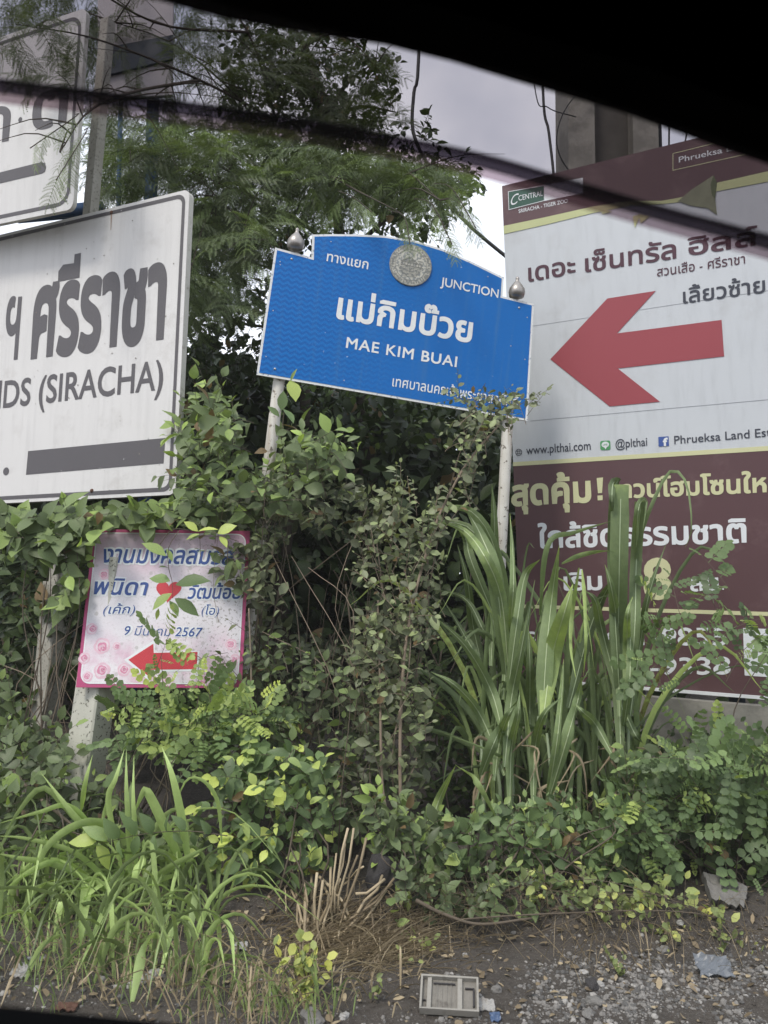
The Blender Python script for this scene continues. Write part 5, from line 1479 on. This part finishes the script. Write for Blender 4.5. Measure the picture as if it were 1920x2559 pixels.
# ------------------------------------------------------------------ grass tussock at lower left
za = zz(0, 1800, 0.48193)
def tussock():
    root = at(*za(650, 1160), 3.62); root.z = gh(root.x, root.y)
    t = thing('grass_tussock', 'sprawling tussock of long arching green grass at lower left', 'grass', root)
    B = [
        ([(700, 640), (480, 530), (250, 650), (150, 910)], 40), ([(560, 640), (400, 520), (230, 355), (100, 470), (0, 650)], 30),
        ([(520, 600), (360, 450), (200, 480), (-20, 540)], 26), ([(450, 800), (300, 740), (150, 790), (-20, 920)], 34),
        ([(745, 620), (730, 700), (700, 800), (668, 915)], 46), ([(640, 770), (540, 880), (440, 1100), (400, 1350), (388, 1505)], 58),
        ([(930, 800), (760, 850), (620, 1050), (520, 1270), (388, 1505)], 48), ([(700, 930), (800, 890), (880, 920), (920, 1050)], 24),
        ([(560, 860), (420, 900), (280, 980), (185, 1090)], 32), ([(680, 900), (668, 600), (655, 360), (655, 150)], 24),
        ([(710, 900), (700, 600), (690, 400), (695, 180)], 22), ([(640, 800), (560, 440), (600, 300), (645, 150)], 26),
        ([(1150, 640), (1130, 430), (1060, 320), (970, 310), (900, 460)], 18), ([(960, 780), (870, 600), (770, 390), (740, 380), (690, 500)], 46),
        ([(990, 820), (940, 500), (890, 280), (840, 140)], 34), ([(420, 470), (440, 330), (480, 180)], 22),
        ([(940, 760), (860, 700), (740, 650)], 40), ([(640, 980), (320, 1050), (200, 1120), (80, 1170)], 30),
        ([(680, 1560), (730, 1470), (800, 1430), (870, 1560)], 36), ([(820, 1420), (880, 1330), (960, 1320), (1040, 1365)], 24),
        ([(1060, 1245), (1130, 1280), (1180, 1400), (1210, 1550)], 28), ([(970, 1250), (1010, 1130), (1060, 1010)], 28),
        ([(600, 900), (300, 760), (100, 720), (-20, 690)], 34), ([(620, 900), (400, 700), (150, 620), (-20, 600)], 28),
        ([(700, 980), (860, 780), (1000, 700), (1090, 650)], 30), ([(740, 1000), (900, 960), (1000, 980), (1020, 900)], 22),
        ([(640, 1000), (560, 1050), (440, 1180), (350, 1190)], 22), ([(1120, 1000), (1130, 900), (1160, 740)], 22),
        ([(560, 640), (440, 560), (330, 430), (210, 270)], 30),
    ]
    for pts, wd in B:
        P = catmull([atg(*za(*q), 3.5 - 0.16 * math.sin(math.pi * i / len(pts)), 0.06 + 0.14 * math.sin(math.pi * min(1, 0.85 * i / (len(pts) - 1)))) for i, q in enumerate(pts)], 14)
        v, f = blade_vf(P, wd * 0.48193 * 3.3 / F * 1.2, 0.35, None, Vector((rng.uniform(-0.3, 0.3), 1, 0.4)))
        mesh('blade', v, f, M['grass'], t, True, [rng.uniform(0.55, 1.0)] * len(v))
    for k in range(260):
        an = rng.uniform(-math.pi, math.pi); rr = rng.uniform(0, 0.16)
        b = root + Vector((rr * math.cos(an) * 1.6 - 0.05 + rng.choice((0, 0, -0.3, -0.45, -0.6, 0.28)), rr * math.sin(an), 0))
        if k % 2: b = G(rng.uniform(-20, 560), rng.uniform(2200, 2470))
        b.z = gh(b.x, b.y) - 0.01
        out_ = Vector((max(-0.75, min(0.75, rng.gauss(0, 0.45))), rng.gauss(-0.15, 0.3), 0)); L_ = rng.uniform(0.3, 0.75)
        h = rng.uniform(0.25, 0.85) * L_
        m1 = b + out_ * (0.25 * L_) + Vector((0, 0, h * 0.6)); m2 = b + out_ * (0.7 * L_) + Vector((0, 0, h * 0.75)); e = b + out_ * (1.15 * L_) + Vector((0, 0, h * 0.35))
        v, f = blade_vf(catmull([b, m1, m2, e], 10), rng.uniform(0.011, 0.027), 0.4)
        mesh('blade', v, f, M['grass'], t, True, [rng.uniform(0.1, 1.0)] * len(v))
tussock()
def loose_grass(n, pts, mat, name, label, hl=(0.06, 0.24), wd=(0.003, 0.008), tone=(0.2, 0.8), lean=0.5):
    A = Acc()
    for _ in range(n):
        px, py, sx, sy = rng.choice(pts)
        g = G(px + rng.gauss(0, sx), min(2600, py + rng.gauss(0, sy)))
        L_ = rng.uniform(*hl); o_ = Vector((rng.gauss(0, lean), rng.gauss(-0.1, lean * 0.7), 0))
        P = catmull([g, g + o_ * L_ * 0.4 + Vector((0, 0, L_ * 0.7)), g + o_ * L_ + Vector((0, 0, L_ * rng.uniform(0.3, 0.9)))], 5)
        v, f = blade_vf(P, rng.uniform(*wd), 0.3); A.add(v, f, rng.uniform(*tone))
    o = A.build(name, mat, None, True, kind='stuff'); o['label'] = label
loose_grass(230, [(120, 2400, 120, 60), (300, 2420, 120, 60), (450, 2480, 100, 50), (200, 2380, 130, 50), (620, 2540, 80, 30), (760, 2550, 50, 20)], M['grass'], 'short_grass', 'thin short grass on the soil at the bottom left')
loose_grass(260, [(800, 2450, 150, 60), (250, 2400, 200, 60), (430, 2470, 130, 50), (560, 2540, 100, 30), (250, 2440, 120, 40), (640, 2520, 60, 30)], M['straw'], 'dead_grass', 'pale dead grass blades on the soil at the bottom left', tone=(0.4, 1.0), lean=1.0)
loose_grass(300, [(1300, 2300, 300, 40), (1600, 2380, 200, 40), (1050, 2330, 100, 40)], M['straw'], 'dead_stems', 'thin dead stems along the lip of the bank', tone=(0.1, 0.7), lean=1.2, wd=(0.0015, 0.003))

# ------------------------------------------------------------------ dry cut stalks and straw litter
zb = zz(600, 1800, 0.48193)
def stalks():
    root = at(*zb(400, 1130), 3.5); root.z = gh(root.x, root.y)
    t = thing('cut_stalks', 'bundle of dry tan cane stalks cut off and fanned out below the bright bush', 'dead plant', root)
    S = [((345, 1150), (280, 870)), ((330, 1140), (265, 880)), ((360, 1130), (330, 830)), ((375, 1120), (370, 800)), ((385, 1130), (400, 790)), ((395, 1140), (430, 830)), ((350, 1160), (300, 950)),
         ((500, 1100), (590, 560)), ((510, 1120), (655, 610)), ((480, 1060), (470, 760)), ((490, 1000), (545, 640)), ((480, 1130), (800, 820)), ((500, 1150), (790, 850)), ((520, 1160), (760, 900)),
         ((470, 1160), (700, 960)), ((570, 1030), (410, 810)), ((560, 1050), (430, 850)), ((470, 1000), (500, 690)), ((520, 980), (610, 700)), ((600, 900), (750, 825)), ((540, 1170), (690, 1010)), ((450, 1170), (330, 1110)),
         ((400, 1110), (460, 900)), ((420, 1140), (520, 820)), ((590, 1120), (760, 880)), ((610, 1000), (740, 800)), ((360, 1180), (340, 880)), ((505, 900), (560, 560)), ((640, 760), (510, 900))]
    for a, b in S:
        A = atg(*zb(*a), 3.48 + rng.uniform(-0.05, 0.05)); B = atg(*zb(*b), 3.55 + rng.uniform(-0.08, 0.1), 0.03)
        A.z = max(A.z, gh(A.x, A.y) - 0.01); r = rng.uniform(0.0042, 0.0078)
        P = [A, A.lerp(B, 0.3) + rv(0.008), A.lerp(B, 0.65) + rv(0.010), B]
        v, f = tube_vf(P, r, 6)
        mesh('stalk', v, f, M['straw'], t, True, [rng.uniform(0.35, 0.95)] * len(v))
    A = Acc()
    for _ in range(1500):
        px, py = zb(rng.gauss(560, 230), rng.gauss(1150, 95))
        g = G(px, py); an = rng.gauss(0.6, 0.9); L_ = rng.uniform(0.04, 0.26)
        d = Vector((math.cos(an), math.sin(an) * 0.6, rng.gauss(0.10, 0.22))) * L_
        P = [g + Vector((0, 0, 0.006)), g + d * 0.5 + Vector((0, 0, rng.uniform(0.005, 0.045))), g + d + Vector((0, 0, 0.01))]
        v, f = blade_vf(catmull(P, 3), rng.uniform(0.003, 0.008), 0.3); A.add(v, f, rng.uniform(0.1, 0.95))
    o = A.build('straw_litter', M['straw'], None, True, kind='stuff'); o['label'] = 'heap of fallen straw around the cut stalks'
stalks()
def dry_vines():
    A = Acc()
    for k in range(34):
        x0, y0 = rng.uniform(-60, 330), rng.uniform(1900, 2100)
        p = [at(x0 + rng.gauss(0, 40) * 0, y0, 4.3), at(x0 + rng.gauss(20, 60), y0 - rng.uniform(120, 260), 4.2), at(x0 + rng.gauss(40, 110), y0 - rng.uniform(260, 600), 4.25)]
        v, f = tube_vf(catmull(p, 8), rng.uniform(0.0012, 0.003), 4, False); A.add(v, f, 0.5)
    for k in range(10):
        x0, y0 = rng.uniform(560, 1100), rng.uniform(1600, 2100)
        p = [at(x0, y0, 4.25), at(x0 + rng.gauss(0, 60), y0 - rng.uniform(100, 260), 4.05), at(x0 + rng.gauss(0, 120), y0 - rng.uniform(200, 600), 4.1)]
        v, f = tube_vf(catmull(p, 8), rng.uniform(0.0012, 0.003), 4, False); A.add(v, f, 0.5)
    o = A.build('dry_vines', M['twig_pale'], None, True, kind='stuff'); o['label'] = 'thin bare vines and dry stems hanging among the posts'
    def stem(name, pts, r, lab, mat='twig_pale', cat='stem'):
        P = catmull([at(*q) for q in pts], 16)
        o = tube(name, P, [r * (1 - 0.45 * i / 16) for i in range(17)], M[mat], None, 7); tag(o, lab, cat)
    stem('bare_stem', [(1003, 2060, 3.95), (1000, 1850, 3.95), (1015, 1600, 3.97), (1060, 1400, 4.0), (1110, 1260, 4.02), (1180, 1140, 4.05), (1250, 1060, 4.1)], 0.0095, 'long pale bare stem rising from the middle ground toward the blue sign')
    stem('bare_stem', [(975, 2070, 3.97), (955, 1950, 3.97), (950, 1700, 4.0), (945, 1500, 4.02)], 0.009, 'shorter slender bare stem left of the long pale one')
    stem('bare_stem', [(-10, 1870, 3.75), (60, 1960, 3.72), (130, 2020, 3.7), (190, 2070, 3.7)], 0.010, 'grey stem slanting in from the left edge above the grass tussock')
    stem('bare_stem', [(625, 1880, 4.0), (628, 1700, 3.98), (622, 1520, 3.98)], 0.006, 'thin upright brown stem right of the wedding sign')
    stem('runner', [(1130, 2300, 3.42), (1260, 2290, 3.40), (1420, 2282, 3.40), (1620, 2276, 3.42), (1780, 2290, 3.42), (1930, 2350, 3.40)], 0.0038, 'long reddish runner lying along the lip of the bank at right', 'twig')
    stem('dry_root', [(1040, 2250, 3.45), (1110, 2285, 3.40), (1200, 2310, 3.38), (1330, 2295, 3.4)], 0.009, 'dark woody root on the bank edge right of the straw', 'twig')
dry_vines()

# ------------------------------------------------------------------ stones, gravel, litter
def rock_vf(c, r, seed, sq=(1, 1, 0.7), sub=1):
    t_ = (1 + 5 ** 0.5) / 2
    v = [(-1, t_, 0), (1, t_, 0), (-1, -t_, 0), (1, -t_, 0), (0, -1, t_), (0, 1, t_), (0, -1, -t_), (0, 1, -t_), (t_, 0, -1), (t_, 0, 1), (-t_, 0, -1), (-t_, 0, 1)]
    f = [(0, 11, 5), (0, 5, 1), (0, 1, 7), (0, 7, 10), (0, 10, 11), (1, 5, 9), (5, 11, 4), (11, 10, 2), (10, 7, 6), (7, 1, 8), (3, 9, 4), (3, 4, 2), (3, 2, 6), (3, 6, 8), (3, 8, 9), (4, 9, 5), (2, 4, 11), (6, 2, 10), (8, 6, 7), (9, 8, 1)]
    rg = random.Random(seed); v = [Vector(p).normalized() for p in v]
    for _ in range(sub - 1):
        cache = {}; nf = []
        def mp_(a, b):
            k = (min(a, b), max(a, b))
            if k not in cache: v.append(((v[a] + v[b]) * 0.5).normalized()); cache[k] = len(v) - 1
            return cache[k]
        for a, b, c_ in f:
            x, y, z = mp_(a, b), mp_(b, c_), mp_(c_, a); nf += [(a, x, z), (b, y, x), (c_, z, y), (x, y, z)]
        f = nf
    rot = Matrix.Rotation(rg.uniform(0, 6), 3, 'Z')
    out = []
    for p in v:
        k = 1 + (0.28 * noise.noise(p * 1.4 + Vector((seed, 0, 0))) + (0.12 * noise.noise(p * 4 + Vector((seed, 3, 0))) if sub > 1 else 0)) * 1.3
        q = rot @ Vector((p.x * sq[0], p.y * sq[1], p.z * sq[2])) * (r * k)
        out.append(c + q)
    return out, f
def gravel():
    pal = [('gravel', (0.19, 0.182, 0.172)), ('pale_gravel', (0.30, 0.29, 0.275)), ('dark_gravel', (0.10, 0.098, 0.095))]
    accs = [Acc() for _ in pal]
    n = 0
    while n < 11000:
        px = rng.uniform(-60, 1980); py = rng.uniform(2330, 2640)
        dens = 0.04 + 0.96 * sst(1150, 1750, px + (py - 2400) * 1.2) * sst(2300, 2460, py)
        if px < 800: dens = 0.05
        if rng.random() > dens: continue
        if noise.noise(Vector((px * 0.006, py * 0.012, 3))) + 0.4 * noise.noise(Vector((px * 0.03, py * 0.05, 7))) < rng.uniform(-0.45, 0.25): continue
        g = G(px, py); r = min(0.015, 0.0026 + rng.expovariate(1 / 0.0026))
        k = rng.choices((0, 1, 2), (5, 1.2, 4))[0]
        v, f = rock_vf(g + Vector((0, 0, r * 0.25)), r, n, (1, rng.uniform(0.6, 1), rng.uniform(0.5, 0.8)))
        accs[k].add(v, f); n += 1
    for a, (nm, c) in zip(accs, pal):
        o = a.build(nm, simple(nm + '_mat', c, 0.9, 0.35, 60), None, False, 'stuff'); o['label'] = nm.replace('_', ' ') + ' scattered over the soil beside the road'
    # crumbs of soil
    a = Acc()
    for k in range(3500):
        px, py = rng.uniform(-40, 1960), rng.uniform(2230, 2640); g = G(px, py); r = rng.uniform(0.003, 0.010)
        v, f = rock_vf(g, r, k, (1, 0.9, 0.6)); a.add(v, f)
    o = a.build('soil_crumbs', M['soil'], None, False, 'stuff'); o['label'] = 'crumbs of dark soil on the ground'
gravel()
def leaf_litter():
    L = Leaves()
    for k in range(1500):
        px, py = rng.uniform(-40, 1960), rng.triangular(2180, 2620, 2290)
        g = G(px, py); g.z += rng.uniform(0.002, 0.012)
        L.items.append((rng.choice((OV, SM, OV2)), g, *[v_ * rng.uniform(0.014, 0.045) for v_ in (lambda a: (Vector((math.cos(a), math.sin(a), rng.gauss(0, 0.3))), Vector((-math.sin(a), math.cos(a), rng.gauss(0, 0.3))), Vector((0, 0, 1))))(rng.uniform(0, 6.28))], rng.uniform(0.0, 0.8)))
    o = L.build(None, M['straw'], 0, rest='leaf_litter'); o['label'] = 'dead brown leaves fallen on the soil of the bank'
leaf_litter()
def stone(px, py, r, mat, sq, lab, name='stone', lift=0.25):
    g = G(px, py); v, f = rock_vf(g + Vector((0, 0, r * lift)), r, int(px + py), sq, 3)
    o = mesh(name, v, f, M[mat], None, False); tag(o, lab, 'stone')
stone(955, 2225, 0.105, 'stone_dark', (0.75, 0.7, 1.1), 'large dark upright stone behind the cut stalks', lift=0.5)
stone(1480, 2470, 0.030, 'stone_dark', (1, 0.8, 0.9), 'dark stone standing on the open gravel in the middle right')
stone(1500, 2465, 0.020, 'litter_white', (1, 0.8, 0.6), 'whitish stone touching the dark stone on the gravel')
stone(1460, 2433, 0.017, 'litter_white', (1.2, 0.8, 0.6), 'white stone on the soil above the dark stone')
stone(1162, 2390, 0.013, 'litter_white', (1, 0.8, 0.7), 'small white stone on bare soil at the right of the straw')
stone(1490, 2510, 0.028, 'stone', (1.2, 0.8, 0.6), 'flat grey stone below the dark stone on the gravel')
stone(1470, 2540, 0.024, 'stone', (1.3, 0.8, 0.5), 'pale grey stone near the bottom edge between tray and gravel')
stone(1240, 2480, 0.024, 'stone', (0.9, 0.8, 0.7), 'grey stone at the right side of the weathered tray')
stone(385, 2440, 0.030, 'litter_white', (1.2, 0.7, 0.6), 'white stone among the dead grass at lower left')
stone(345, 2460, 0.038, 'litter_white', (1.5, 0.6, 0.4), 'elongated whitish stone in front of the other in the dead grass')
stone(295, 2470, 0.018, 'litter_white', (1, 0.7, 0.6), 'small white stone at the left end of the elongated one')
stone(92, 2475, 0.016, 'litter_white', (1, 0.8, 0.6), 'small white stone at the bottom left near the car door')
stone(130, 2465, 0.012, 'stone', (1, 0.8, 0.6), 'tiny grey stone right of the bottom left white stone')
stone(780, 2555, 0.045, 'stone', (1.3, 0.8, 0.5), 'rough pale stone at the bottom edge below the yellow seedling')
stone(860, 2545, 0.02, 'litter_white', (1, 0.8, 0.6), 'small pale stone at the bottom edge left of the tray')
stone(1660, 2380, 0.028, 'stone', (1.1, 0.8, 0.6), 'grey stone on the bank left of the crushed grey litter')
stone(1700, 2310, 0.018, 'litter_white', (1.5, 0.8, 0.5), 'pale chip of stone under the runner at right')
stone(150, 2360, 0.02, 'stone', (1.2, 0.9, 0.6), 'grey stone at the left edge of the soil')
# broken pale block on the bank at right
def block():
    g = G(1810, 2300); t = thing('concrete_chunk', 'broken pale grey slab leaning on the bank at far right', 'rubble', g)
    a, b, c, d = at(1758, 2178, 3.72), at(1870, 2215, 3.66), at(1860, 2270, 3.55), at(1780, 2245, 3.60)
    v, f = [], []
    n = 8
    for j in range(n + 1):
        for i in range(n + 1):
            u, w_ = i / n, j / n; p = a.lerp(b, u).lerp(d.lerp(c, u), w_)
            v.append(p + Vector((0, -0.012 * noise.noise(Vector((u * 7, w_ * 7, 1))), 0.03 * noise.noise(Vector((u * 5, w_ * 5, 2))))))
    m_ = len(v); v += [p + Vector((0.01, 0.05, -0.04)) for p in v]
    for j in range(n):
        for i in range(n):
            k = j * (n + 1) + i; q = (k, k + 1, k + n + 2, k + n + 1); f += [q, tuple(x + m_ for x in q)[::-1]]
    bd = [i for i in range(n + 1)] + [(j + 1) * (n + 1) + n for j in range(n)] + [n * (n + 1) + n - 1 - i for i in range(n)] + [(n - 1 - j) * (n + 1) for j in range(n - 1)]
    for i in range(len(bd)):
        p, q = bd[i], bd[(i + 1) % len(bd)]; f.append((p, p + m_, q + m_, q))
    mesh('slab', v, f, M['stone'], t, False)
block()
def tray():
    c = zb
    q = [G(*c(925, 1360)), G(*c(1235, 1360)), G(*c(1245, 1540)), G(*c(925, 1520))]
    bl, br = G(*c(930, 1525)), G(*c(1240, 1545)); 
    W_ = (br - bl); U = W_.normalized(); wlen = W_.length
    Vv = Vector((-U.y * 0.9, U.x * 0.9, 0.42)).normalized()
    vlen = 0.135
    nn = U.cross(Vv).normalized()
    if nn.z < 0: nn = -nn
    t = thing('weathered_tray', 'weathered grey tray with raised rim and ribs lying at the bottom centre', 'tray', bl)
    def bar(nm, u0, u1, v0, v1, h0, h1, mat='tray_pale'):
        vv = []
        for h in (h0, h1):
            for (a, b) in ((u0, v0), (u1, v0), (u1, v1), (u0, v1)):
                vv.append(bl + U * (a * wlen) + Vv * (b * vlen) + nn * (h + 0.006 + rng.uniform(-0.001, 0.001)))
        mesh(nm, vv, [(0, 3, 2, 1), (4, 5, 6, 7), (0, 1, 5, 4), (1, 2, 6, 5), (2, 3, 7, 6), (3, 0, 4, 7)], M[mat], t)
    bar('floor', 0.02, 0.98, 0.02, 0.98, 0, 0.004, 'tray')
    bar('rim', 0, 1, 0, 0.05, -0.004, 0.022); bar('rim', 0, 1, 0.95, 1.0, -0.004, 0.022)
    bar('rim', 0, 0.035, 0.051, 0.949, -0.004, 0.022); bar('rim', 0.965, 1.0, 0.051, 0.949, -0.004, 0.022)
    bar('rib', 0.12, 0.19, 0.051, 0.949, 0.0045, 0.016); bar('rib', 0.64, 0.72, 0.051, 0.949, 0.0045, 0.017)
    for k in range(4): bar('groove_ridge', 0.28 + 0.08 * k, 0.30 + 0.08 * k, 0.06, 0.94, 0.0045, 0.007, 'tray')
    bar('groove_ridge', 0.22, 0.60, 0.80, 0.83, 0.0075, 0.012, 'stone_dark'); bar('groove_ridge', 0.05, 0.1, 0.3, 0.33, 0.0045, 0.012, 'stone_dark')
    bar('groove_ridge', 0.77, 0.93, 0.70, 0.73, 0.0045, 0.012, 'stone_dark'); bar('groove_ridge', 0.90, 0.93, 0.2, 0.69, 0.0045, 0.012, 'stone_dark')
tray()
def crumpled(px, py, w_, h_, mat, lab, name='litter', seed=1, tilt=0.5):
    g = G(px, py); v, f = [], []; n = 9
    for j in range(n):
        for i in range(n):
            u, q = i / (n - 1) - 0.5, j / (n - 1) - 0.5
            z = 0.35 * abs(noise.noise(Vector((u * 3.3, q * 3.3, seed)))) + 0.15 * noise.noise(Vector((u * 9, q * 9, seed)))
            v.append(g + Vector((u * w_ * (1 + 0.3 * noise.noise(Vector((0, q * 5, seed)))), q * h_, (z + 0.15 + tilt * (q + 0.5)) * h_)))
    m_ = len(v); v += [p - Vector((0, -0.001, 0.003)) for p in v]
    for j in range(n - 1):
        for i in range(n - 1):
            k = j * n + i; q = (k, k + 1, k + n + 1, k + n); f += [q, tuple(x + m_ for x in q)[::-1]]
    o = mesh(name, v, f, M[mat], None, False); tag(o, lab, 'litter')
crumpled(1785, 2440, 0.13, 0.07, 'litter_grey', 'crushed grey blue plastic cup lying on the gravel at right', 'crushed_cup', 4, 0.7)
crumpled(50, 2440, 0.06, 0.05, 'litter_white', 'scrap of white plastic at the left edge of the soil', 'plastic_scrap', 2)
crumpled(598, 2375, 0.06, 0.035, 'litter_white', 'small white scrap of paper below the bright bush', 'paper_scrap', 3)
crumpled(1238, 2552, 0.035, 0.03, 'litter_blue', 'tiny blue plastic scrap at the bottom right of the tray', 'plastic_scrap', 6)
crumpled(1215, 2525, 0.06, 0.04, 'litter_white', 'crumpled translucent wrapper at the right corner of the tray', 'wrapper', 8)
crumpled(100, 2400, 0.10, 0.02, 'litter_grey', 'narrow strip of bluish plastic on the soil at the left', 'plastic_strip', 9, 0.2)
crumpled(165, 2525, 0.07, 0.04, 'rust', 'dead reddish brown leaf at the bottom left above the car door', 'dead_leaf', 12, 0.2)

# ------------------------------------------------------------------ the car the picture is taken from
def car():
    YW = 0.50
    t = thing('car', 'black car window surround with smoked rain visor seen from inside the car', 'car', (0.2, YW, 0.2))
    def extr(nm, pts, Y, depth, mat, smooth=False):
        v = [at(*p, Y + depth) - Vector((0, depth, 0)) for p in pts] + [at(*p, Y + depth) for p in pts]
        n = len(pts)
        tri = geometry.tessellate_polygon([[Vector((p[0], p[1], 0)) for p in pts]])
        f = [tuple(x) for x in tri] + [tuple(i + n for i in x)[::-1] for x in tri] + [(i, i + n, (i + 1) % n + n, (i + 1) % n) for i in range(n)]
        o = mesh(nm, v, f, mat, t)
        import bmesh
        bm = bmesh.new(); bm.from_mesh(o.data); bmesh.ops.recalc_face_normals(bm, faces=bm.faces); bm.to_mesh(o.data); bm.free()
        return o
    low = [(-700, -260), (0, -110), (340, -14), (560, 46), (760, 82), (960, 112), (1130, 154), (1290, 203), (1430, 244), (1560, 283), (1700, 334), (1820, 378), (1925, 412), (2150, 510), (2600, 720), (3100, 1060), (3500, 1420)]
    extr('door_frame', low + [(3500, -900), (-700, -900)], YW, 0.05, M['black'])
    # headlining back over the camera
    zt = at(1200, 0, YW).z + 0.16
    v, f = box_vf(Vector((-0.9, -1.1, zt)), Vector((1, 0, 0)), Vector((0, 1, 0)), Vector((0, 0, 1)), 1.9, 1.1 + YW + 0.049, 0.03)
    mesh('headlining', v, f, M['black'], t)
    # far side and ends of the cabin, all black trim
    for nm, o_, a, b, c in (('far_door', (-0.9, -1.13, 0.1), 1.9, 0.03, zt - 0.1), ('cabin_floor', (-0.9, -1.1, 0.07), 1.9, 1.6, 0.03),
                            ('front_lining', (-0.93, -1.1, 0.1), 0.03, 1.62, zt - 0.1), ('rear_lining', (1.0, -1.1, 0.1), 0.03, 1.62, zt - 0.1)):
        v, f = box_vf(Vector(o_), Vector((1, 0, 0)), Vector((0, 1, 0)), Vector((0, 0, 1)), a, b, c)
        mesh(nm, v, f, M['black'], t)
    # smoked visor: thin curved plate outside the glass, lower edge thickened
    edge = [(-700, 90), (-300, 168), (0, 214), (250, 244), (500, 276), (730, 309), (960, 350), (1200, 400), (1400, 458), (1650, 532), (1925, 606), (2200, 695), (2600, 850), (3000, 1060)]
    YV = YW + 0.062
    E_ = catmull([at(*p, YV) for p in edge], 60)
    U_ = catmull([at(p[0] + 20, p[1] - 420, YV - 0.008) for p in edge], 60)
    v, f = [], []
    n = 61
    for thick in (0, 0.0025):
        for a, b in zip(E_, U_):
            for k in range(5):
                s_ = k / 4; p = a.lerp(b, s_); v.append(p + Vector((0, -0.010 * math.sin(math.pi * s_ * 0.5) + thick, 0)))
    for i in range(n - 1):
        for k in range(4):
            q = (i * 5 + k, (i + 1) * 5 + k, (i + 1) * 5 + k + 1, i * 5 + k + 1); f.append(q)
    v = v[:n * 5]
    mesh('rain_visor', v, f, M['visor'], t, True)
    tube('visor_edge', E_, 0.0056, M['edge'], t, 10)
    tube('visor_lit_edge', [p + Vector((0, 0.002, -0.0085)) for p in E_], 0.0045, M['visor_lit_edge'], t, 10)  # added paler tube, stands in for light on the lower visor edge
    # door sill and panel under the window
    sill = [(-700, 2440), (-200, 2492), (0, 2514), (200, 2534), (380, 2552), (520, 2570), (900, 2630), (2600, 2900), (3500, 3000), (3500, 3900), (-700, 3900)]
    extr('door_panel', sill, YW, 0.06, M['black'])
    g = [(-650, -240), (0, -110), (1290, 190), (1925, 400), (2550, 690), (3100, 1040), (3450, 1380), (3450, 2960), (900, 2610), (0, 2500), (-650, 2450)]
    extr('window_glass', g, YW + 0.020, 0.004, M['glass'])
car()
print('script done', len(bpy.data.objects), 'objects', sum(len(m.polygons) for m in bpy.data.meshes), 'faces')
